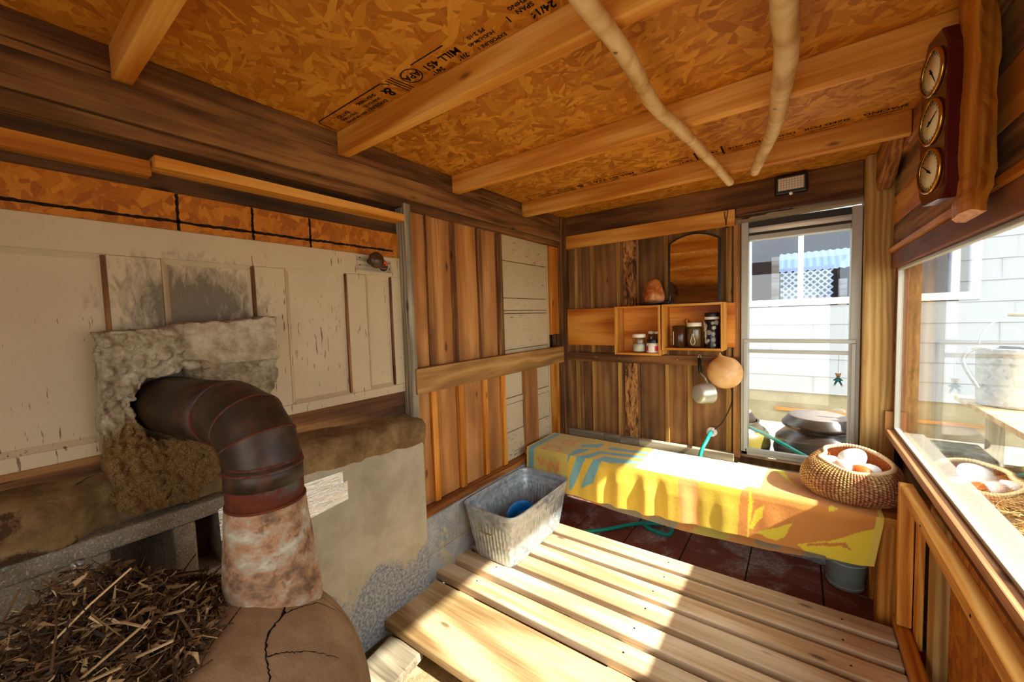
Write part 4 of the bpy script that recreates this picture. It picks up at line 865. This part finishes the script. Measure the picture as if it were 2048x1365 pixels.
# pan, gourd, cord, led lamp
pn = thing('saucepan', 'small dull aluminium saucepan hanging from the back rail, bottom facing out', 'saucepan', (-.47,2.56,.81))
ax_ = Vector((-.62,-.78,-.05)).normalized(); PB = Vector((-.482,2.485,.815)); q = ax_.to_track_quat('Z','Y').to_matrix().to_4x4(); PM = Matrix.Translation(PB)@q
build(MB().lathe([(0,.002),(.045,.0),(.053,-.006),(.057,-.02),(.060,-.085),(.063,-.088),(.063,-.084),(.0585,-.08),(.055,-.02),(.05,-.009),(0,-.004)], (0,0,0), 44, M=PM), 'body', M['pan'], pn)
build(MB().lathe([(.012,.003),(.014,.0034),(.016,.003)], (0,0,0), 32, M=PM).lathe([(.028,.0022),(.030,.0028),(.032,.002)], (0,0,0), 36, M=PM), 'base_rings', M['pan'], pn)
hs = PB-ax_*.075+Vector((.0,0,.058))
build(MB().tube([hs, hs+Vector((-.012,-.004,.03)), (-.479,2.565,.935)], [.006,.006,.007], 10), 'handle_neck', M['pan'], pn)
build(MB().tube([(-.478,2.565,.925),(-.484,2.575,.96),(-.487,2.588,1.02)], [.008,.0105,.0085], 12), 'handle_grip', M['black'], pn)
build(MB().tube([(-.487+.008*math.cos(a),2.592,1.028+.012*math.sin(a)) for a in [2*math.pi*k/16 for k in range(17)]], .0018, 6), 'hanging_ring', M['pan'], pn)
gd = thing('gourd', 'tan dried half gourd bowl hanging between the saucepan and the glazed door', 'gourd', (-.345,2.56,.94))
GM = Matrix.Translation((-.345,2.545,.945))@Matrix.Rotation(R(-14),4,'Y')
pr_ = [(0,-.094)]+[(.094*math.cos(R(t))*1.0, .094*math.sin(R(t))) for t in range(-80,40,8)]+[(.068,.066),(.05,.079),(.03,.089),(.016,.097),(.008,.108),(0,.109)]
build(MB().lathe(pr_, (0,0,0), 44, M=GM, sy=.62), 'shell', M['gourd'], gd)
build(MB().tube([GM@Vector((0,0,.105)), GM@Vector((.004,0,.118))], [.006,.004], 10), 'stem', M['gourd'], gd)
one('lamp_cord', 'thin black cord running from the gourd down to the foam collar', 'cord', MB().tube(bez([(-.325,2.60,.862),(-.315,2.63,.80),(-.33,2.638,.72),(-.37,2.638,.63),(-.405,2.64,.585),(-.418,2.645,.57)]), .0025, 8), M['cable'])
le = thing('led_floodlight', 'small black flood lamp with a white cell grid on the header board', 'lamp', (-.042,2.61,1.90))
build(bx(-.114,.030,2.592,2.627,1.912,2.008), 'housing', M['black'], le, .008)
ld = build(bx(-.099,.015,2.588,2.593,1.930,1.995), 'led_panel', M['led'], le, .002)
mb = MB()
for i in range(9):
    for k in range(5): mb.box(-.096+.0121*i,-.0875+.0121*i,2.5868,2.5882,1.933+.0122*k,1.942+.0122*k)
build(mb, 'led_cells', M['paper'], ld)
build(MB().lathe([(0,-.010),(.007,-.007),(.010,0),(.007,.007),(0,.010)], (-.042,2.598,1.912), 20), 'motion_sensor', M['white_pvc'], le)

# doll charm in the door glass
dl = thing('doll_charm', 'tiny plush charm in teal clothes hanging on a thread before the door pane', 'ornament', (.167,2.645,.888))
def ball(c, r, n=16, sz=1): return MB().lathe([(r*math.cos(R(t)), r*sz*math.sin(R(t))) for t in (-89,-70,-50,-30,-10,10,30,50,70,89)], c, n)
h = build(ball((.167,2.645,.945),.0105), 'head', M['tan'], dl)
for sx in (-1,1): build(ball((.167+sx*.009,2.646,.954),.0042), 'ear', M['tan'], h)
build(ball((.167,2.636,.943),.004), 'muzzle', M['brownglass'], h)
build(MB().lathe([(0,0),(.0125,.001),(.011,.012),(.006,.022),(0,.024)], (.167,2.645,.914), 18), 'body', M['teal'], dl)
for sx in (-1,1):
    build(MB().tube([(.167+sx*.005,2.645,.931),(.167+sx*.014,2.643,.922),(.167+sx*.019,2.642,.919)], [.004,.0036,.003], 8), 'arm', M['teal'], dl)
    l_ = build(MB().tube([(.167+sx*.005,2.645,.916),(.167+sx*.011,2.641,.905),(.167+sx*.014,2.639,.897)], [.005,.0045,.004], 8), 'leg', M['teal'], dl)
    build(ball((.167+sx*.0155,2.637,.893),.0052), 'foot', M['shoe'], l_)
build(MB().tube([(.167,2.645,.955),(.168,2.648,1.0),(.168,2.648,1.056)], .0006, 5), 'thread', M['cable'], dl)

# ------------------------------------------------------------------ log slab and weather station on the right wall
lgm = MB(); rows = []
for i in range(30):
    z = 1.497+.50*i/29; row = []
    for x, y in ((.331,1.298),(.318,1.285),(.302,1.262),(.292,1.25),(.289,1.30),(.291,1.38),(.310,1.435),(.331,1.45)):
        q = .006*noise.noise((z*9,y*20,0))+.003*noise.noise((z*40,y*30,3)); row.append((x-q-(.006 if i < 3 else 0)-.03*max(0,(z-1.93)/.07)*0, y+q*.6-.006*math.sin(z*5), z))
    rows.append(row)
lgm.grid(rows, 30, 8, smooth=False); lgm.f += [tuple(range(8)), tuple(range(29*8,30*8))]; lgm.sm += [False,False]
one('log_slab', 'live-edged amber wood slab upright on the right wall behind the red dial plaque', 'slab', lgm, M['orangez'])
ws = thing('weather_station', 'glossy dark red plaque with three brass dials high on the right wall', 'barometer', (.262,1.452,1.545))
WM = Matrix.Translation((.268,1.405,1.745))@Matrix.Rotation(R(10+180),4,'Z')     # local +x faces the room, y across
hw, hh = .062, .197
oc = [(-hw,-hh+.03),(-hw+.022,-hh),(hw-.022,-hh),(hw,-hh+.03),(hw,hh-.05),(hw-.03,hh),(-hw+.03,hh),(-hw,hh-.05)]
def lp(mb, poly, h0, h1): return mb.add([WM@Vector((h0,a,b)) for a,b in poly]+[WM@Vector((h1,a,b)) for a,b in poly], [tuple(range(len(poly))), tuple(range(2*len(poly)-1,len(poly)-1,-1))]+[(i,i+len(poly),(i+1)%len(poly)+len(poly),(i+1)%len(poly)) for i in range(len(poly))])
build(lp(MB(), oc, -.018, .012), 'plaque', M['maroon'], ws, .004)
for k, cz in enumerate((.112,-.004,-.120)):
    D = WM@Matrix.Translation((.012,0,cz))@Matrix.Rotation(R(90),4,'Y')
    dz = build(MB().lathe([(.047,0),(.053,.0),(.054,.004),(.051,.008),(.047,.007)], (0,0,0), 48, M=D), 'bezel', M['brass'], ws)
    build(MB().lathe([(0,.002),(.047,.002),(.047,.0035),(0,.0035)], (0,0,0), 40, M=D), 'dial_face', M['dial'], dz)
    mb = MB()
    for q in range(24): a = 2*math.pi*q/24; mb.tube([D@Vector((.038*math.cos(a),.038*math.sin(a),.004)), D@Vector((.043*math.cos(a),.043*math.sin(a),.004))], .0006, 4)
    build(mb, 'dial_marks', M['ink'], dz)
    a = (.6,2.0,4.1)[k]; build(MB().tube([D@Vector((-.012*math.cos(a),-.012*math.sin(a),.005)), D@Vector((.036*math.cos(a),.036*math.sin(a),.005))], [.0016,.0006], 6).lathe([(0,.004),(.003,.004),(.003,.007),(0,.007)], (0,0,0), 12, M=D), 'needle', M['ink'], dz)

# ------------------------------------------------------------------ peeled branches under the joists
def branch(label, pts, rad):
    q = bez(pts, 10); k = len(q); rs = []
    for i in range(k):
        u = i/(k-1)*(len(rad)-1); a = int(min(u, len(rad)-2)); rs.append((rad[a]+(rad[a+1]-rad[a])*(u-a))*(1+.10*noise.noise((q[i].x*20,q[i].y*14,3))))
    rs = rs+[rs[-1]*.55]; q.append(q[-1]+(q[-1]-q[-2]).normalized()*.006)
    one('peeled_branch', label, 'branch', MB().tube(q, rs, 18), M['branch'], 'peeled branches under the ceiling')
branch('left peeled branch hung under the joists, slanting to the right', [(-.345,.35,1.912),(-.342,.55,1.912),(-.345,.738,1.912),(-.338,.948,1.912),(-.352,1.236,1.914),(-.324,1.489,1.914),(-.300,1.794,1.914),(-.273,2.175,1.912)], [.022,.021,.021,.0205,.020,.019,.018,.017])
branch('right peeled branch hung under the joists, crooked and thicker', [(-.02,.45,1.908),(-.02,.70,1.908),(-.03,.987,1.908),(-.030,1.171,1.908),(-.047,1.368,1.908),(-.071,1.609,1.910),(-.118,1.85,1.910),(-.165,2.07,1.908)], [.026,.026,.025,.026,.026,.024,.021,.020])

# ------------------------------------------------------------------ printed stamps on the ceiling boards
ceil = bpy.data.objects['ceiling']
def txt(s_, x, y, size, bold=.0005, parent=ceil, rot=None, name='ink_stamp', m='ink'):
    c = bpy.data.curves.new('t', 'FONT'); c.body = s_; c.size = size; c.align_x = 'CENTER'; c.align_y = 'CENTER'; c.offset = bold
    o = bpy.data.objects.new('t', c); COL.objects.link(o); bpy.context.view_layer.update()
    me = bpy.data.meshes.new_from_object(o.evaluated_get(bpy.context.evaluated_depsgraph_get())); bpy.data.objects.remove(o)
    mb = MB(); RM = rot or (Matrix.Translation((x,y,2.0214))@Matrix.Rotation(R(180),4,'Y'))
    mb.add([RM@v.co for v in me.vertices], [tuple(p.vertices) for p in me.polygons]); bpy.data.meshes.remove(me)
    return build(mb, name, M[m], parent)
def line(pts, wd): return build(MB().add([], []) if 0 else seg2(pts, wd), 'ink_line', M['ink'], ceil)
def seg2(pts, wd):
    mb = MB()
    for (a,b),(c,d) in zip(pts, pts[1:]):
        L = math.hypot(c-a,d-b); nx_, ny_ = -(d-b)/L*wd, (c-a)/L*wd
        mb.add([(a+nx_,b+ny_,2.0214),(a-nx_,b-ny_,2.0214),(c-nx_,d-ny_,2.0214),(c+nx_,d+ny_,2.0214)], [(0,1,2,3)])
    return mb
def stamp(ox, y0, k=1.0, more=True):
    f = lambda x: ox+(x+1.41)*k
    line([(f(-1.02),y0+.02),(f(-1.04),y0),(f(-1.40),y0),(f(-1.41),y0+.012),(f(-1.41),y0+.078)], .0022)
    txt('RATED', f(-1.29), y0+.028, .022, .0006); txt('STRUCTURAL I', f(-1.29), y0+.048, .015); txt('SIZED FOR SPACING', f(-1.27), y0+.068, .013)
    txt('SHEATHING', f(-1.15), y0+.022, .018, .0006); txt('SPAN RATED', f(-1.15), y0+.044, .016); txt('EXPOSURE 1', f(-1.15), y0+.066, .019, .0006)
    txt('&', f(-1.055), y0+.042, .06, .001)
    for q in (0,.012,.024): line([(f(-1.015+q),y0),(f(-1.0+q),y0+.078)], .0022)
    txt('APA', f(-.935), y0+.034, .034, .001); line([(f(-.935)+.034*math.cos(a), y0+.034+.030*math.sin(a)) for a in [2*math.pi*i/24 for i in range(25)]], .002)
    line([(f(-.90),y0+.0),(f(-.77),y0)], .002)
    txt('MILL 451', f(-.815), y0+.036, .036, .0008); txt('24/16', f(-.86), y0+.066, .022, .001); txt('7/16', f(-.76), y0+.066, .022, .001)
    txt('PS 2-10', f(-.675), y0+.022, .018); txt('HUD-UM-40', f(-.675), y0+.044, .016); txt('EXPOSURE 1', f(-.66), y0+.068, .017)
    if more: txt('24/16', f(-.50), y0+.060, .030, .001); txt('SPAN', f(-.53), y0+.030, .02); txt('SHEATHING', f(-.52), y0+.010, .016); txt('1', f(-.58), y0+.035, .03)
stamp(-1.405, .778); stamp(-1.34, 2.008, .98)
for x in (-.395,-.377,-.285): line([(x,1.985),(x,2.085)], .004)
for x, s_ in ((-.335,'24/16'),(-.20,'THIS SIDE'),(-.07,'DOWN'),(.08,'SIZED FOR'),(.25,'SPACING')): txt(s_, x, 2.035, .030, .0008); txt('RATED SHEATHING', x, 2.065, .011)

# ------------------------------------------------------------------ outside: patio, house, jars, garden
st('ground', bx(-5,9,-6,5.2,-.35,-.12), M['dirt'])
st('ground', MB().box(-5,9,2.735,5.2,-.05,.10).box(.46,9,-6,2.735,-.05,.10).box(-5,.46,-6,-.80,-.05,.10), M['patio'])
hs_ = thing('house', 'white clapboard house with a wide window seen through the glazed door', 'house', (1.0,5.0,.1))
mb = MB(); z = .437; k = 0
WX0, WX1, WZ0, WZ1 = -.47, 1.1, 1.335, 2.12
while z < 3.2:
    z1 = z+.1755
    for a, b in ([(-5,9)] if z1 < WZ0+.03 or z > WZ1 else [(-5,WX0),(WX1,9)]):
        mb.add([(a,5.0-.012,z),(b,5.0-.012,z),(b,5.0,z1+.01),(a,5.0,z1+.01),(a,5.06,z),(b,5.06,z),(b,5.06,z1),(a,5.06,z1)], [(0,1,2,3),(0,4,5,1),(3,2,6,7)])
    for q in range(-5,9): 
        xj = q*1.22+(k%3)*.43+.12
        if -5 < xj < 9 and not (WX0-.05 < xj < WX1+.05 and z1 > WZ0): mb.box(xj,xj+.003,4.986,4.999,z,z1)
    z = z1; k += 1
build(mb, 'siding', M['siding'], hs_)
build(bx(-5,9,5.015,5.08,.10,.437), 'foundation', M['found'], hs_); build(bx(-.2,9,4.99,5.03,.235,.262), 'ledge_strip', M['barnx'], hs_)
wf_ = build(MB().box(WX0,WX1,4.965,5.05,1.335,1.40).box(WX0,WX1,4.965,5.05,2.06,2.14).box(WX0,WX0+.05,4.965,5.05,1.40,2.06).box(WX1-.05,WX1,4.965,5.05,1.40,2.06).box(-.015,.03,4.972,5.03,1.40,2.06), 'window_frame', M['white_pvc'], hs_, .004)
build(bx(WX0+.05,WX1-.05,5.0,5.004,1.40,2.06), 'window_pane', M['housepane'], wf_)
build(MB().box(-1.2,2.0,6.4,6.45,.4,2.6).box(-1.2,-1.15,5.08,6.4,.4,2.6).box(1.95,2.0,5.08,6.4,.4,2.6).box(-1.2,2,5.08,6.4,.4,.45), 'reflection_backdrop', M['alu_dark'], hs_)  # dark box added behind the pane to back the reflection stand-ins
build(MB().box(-5,9,4.55,5.2,3.2,3.3).box(-5,2.0,3.75,4.55,3.05,3.15), 'added_shade_roof', M['found'], hs_)  # overhang and deep roof added out of view to shade the siding
lt = MB()  # lattice modelled behind the glass to imitate its mirror image
for s_ in (1,-1):
    for q in range(-9,12):
        c0 = .06+.062*q; pts_ = []
        for k in range(41):
            xx = -.17+.45*k/40; zz_ = 1.55+s_*(xx-c0)
            if 1.38 <= zz_ <= 1.73: pts_.append((xx,5.32+.006*s_,zz_))
        if len(pts_) > 2: lt.bar(pts_[0], pts_[-1], .016, .006, (0,1,0))
lt.box(-.18,.29,5.31,5.33,1.725,1.745)
one('lattice_reflection', 'stand-in for a white diagonal lattice reflected in the house window', 'lattice', lt, M['white_pvc'])
one('post_reflection', 'stand-in for a pale timber post reflected left of the lattice', 'post', bx(-.255,-.185,5.30,5.37,.45,1.88), M['slat'])  # both posts stand in for posts mirrored in the pane
one('post_reflection', 'stand-in for a short pale timber post reflected right of the lattice', 'post', bx(.33,.40,5.38,5.46,.45,1.60), M['slat'])
one('roof_reflection', 'stand-in for a blue grey corrugated roof reflected above the lattice', 'roof', MB().grid([[(-.2+.02*i,5.45+.45*j,1.72+.25*j+.008*math.sin(i*1.9)) for j in range(2)] for i in range(60)],60,2), plain('blue_grey_metal','7e8ea4',.5,.2))  # stands in for a metal roof mirrored in the pane
def pot(label, c, r, h, lidr, band=False):
    t = thing('onggi_jar', label, 'jar', c, 'clay crocks on the patio'); x, y, z = c
    pf = [(0,0),(r*.62,0),(r*.70,.02),(r*.92,h*.35),(r,h*.58),(r*.94,h*.76),(r*.72,h*.88),(r*.66,h*.93),(r*.70,h*.95),(r*.64,h*.95)]
    build(MB().lathe(pf, c, 56), 'body', M['onggi'], t)
    if band: build(MB().lathe([(r*1.002,h*.60),(r*.985,h*.68),(r*.945,h*.765),(r*.90,h*.80),(r*.85,h*.825)], c, 56), 'glaze_band', M['bandglaze'], t)
    l = build(MB().lathe([(0,h*.95),(lidr*.98,h*.94),(lidr,h*.96),(lidr*.985,h*.985),(lidr*.80,h*1.085),(lidr*.79,h*1.09)], c, 56), 'lid', M['onggi'], t)
    build(MB().lathe([(lidr*.795,h*1.088),(lidr*.78,h*1.10),(0,h*1.10)], c, 56), 'lid_top', M['slate'], l)
pot('large brown glazed crock with a wide lid standing outside the glazed door', (.105,3.22,.10), .245, .455, .198)
pot('brown crock with an olive band, partly hidden at the left edge of the glazed door', (-.375,3.22,.10), .225, .44, .135, True)
gbd = thing('garden_bed', 'raised soil bed covered with straw outside the side window', 'garden bed', (1.0,1.5,.1))
P = [[(.47+.05*i, .1+.05*j, .47+.03*noise.noise((i*.5,j*.5,0))) for j in range(60)] for i in range(22)]
build(MB().grid(P, 22, 60), 'soil', M['soil'], gbd)
build(MB().box(.465,1.55,.06,.10,.1,.47).box(.465,1.55,3.03,3.07,.1,.47).box(1.52,1.56,.1,3.03,.1,.47).box(.455,.47,.1,3.03,.1,.45), 'bed_boards', M['greyx'], gbd)
mb = MB(); random.seed(3)
for i in range(2600):
    c = Vector((random.uniform(.50,1.1), random.uniform(1.0,2.75), .485+.02*random.random())); d = Vector((random.gauss(0,1),random.gauss(0,1),random.gauss(0,.25))).normalized()*random.uniform(.03,.13)
    mb.tube([c-d/2, c+Vector((0,0,.006)), c+d/2], .0014, 3, smooth=False)
stuff(one('straw_mulch', 'golden straw strewn on the raised soil bed', 'straw', mb, M['goldstraw']))
one('pumice_block', 'rough grey stone block lying on the soil bed beside the window', 'stone block', bx(.50,.715,2.66,2.86,.497,.61), M['grit'], bevel=.01)
tbl = thing('garden_table', 'pale weathered plank table outside the side window', 'table', (1.2,2.8,.1))
for k in range(9): build(bx(.735,1.75,2.30+.118*k,2.412+.118*k,.742,.77), 'plank', M['slat'], tbl, .003)
for x, y in ((1.6,2.4),(1.6,3.25),(.85,3.26)): build(bx(x,x+.06,y,y+.06,.1 if y > 3 or x > 1.55 else .47,.742), 'leg', M['greyz'], tbl, .003)
wc = thing('watering_can', 'pale galvanised watering can with a wooden bail grip on the garden table', 'watering can', (.88,3.12,.771))
WCX, WCY = .89, 3.10
build(MB().lathe([(0,.772),(.128,.772),(.132,.78),(.136,1.06),(.139,1.065),(.136,1.07),(.131,1.062),(.127,.79),(0,.785)], (WCX,WCY,0), 56), 'body', M['galv'], wc)
mb = MB(); vs = [(WCX,WCY,1.075)]+[(WCX+.135*math.cos(R(a)),WCY+.135*math.sin(R(a)),1.07) for a in range(-80,101,10)]; mb.add(vs, [(0,i,i+1) for i in range(1,len(vs)-1)])
build(mb, 'half_cover', M['galv'], wc)
build(MB().tube(bez([(WCX-.10,WCY-.08,1.065),(WCX-.15,WCY-.06,1.07),(WCX-.19,WCY-.05,1.03),(WCX-.185,WCY-.05,.97),(WCX-.135,WCY-.05,.86)]), .011, 10), 'back_handle', M['galv'], wc)
bp = bez([(WCX-.13,WCY,1.065),(WCX-.12,WCY,1.14),(WCX-.085,WCY,1.195),(WCX-.045,WCY,1.215),(WCX-.035,WCY,1.235),(WCX+.06,WCY,1.235),(WCX+.075,WCY,1.215),(WCX+.11,WCY,1.17),(WCX+.13,WCY,1.065)])
bl = build(MB().tube(bp, .003, 8), 'bail', M['galv'], wc)
build(MB().lathe([(0,-.048),(.008,-.046),(.0105,-.02),(.0115,0),(.0105,.02),(.008,.046),(0,.048)], (0,0,0), 18, M=Matrix.Translation((WCX+.012,WCY,1.236))@Matrix.Rotation(R(90),4,'Y')), 'wooden_grip', M['greyx'], bl)
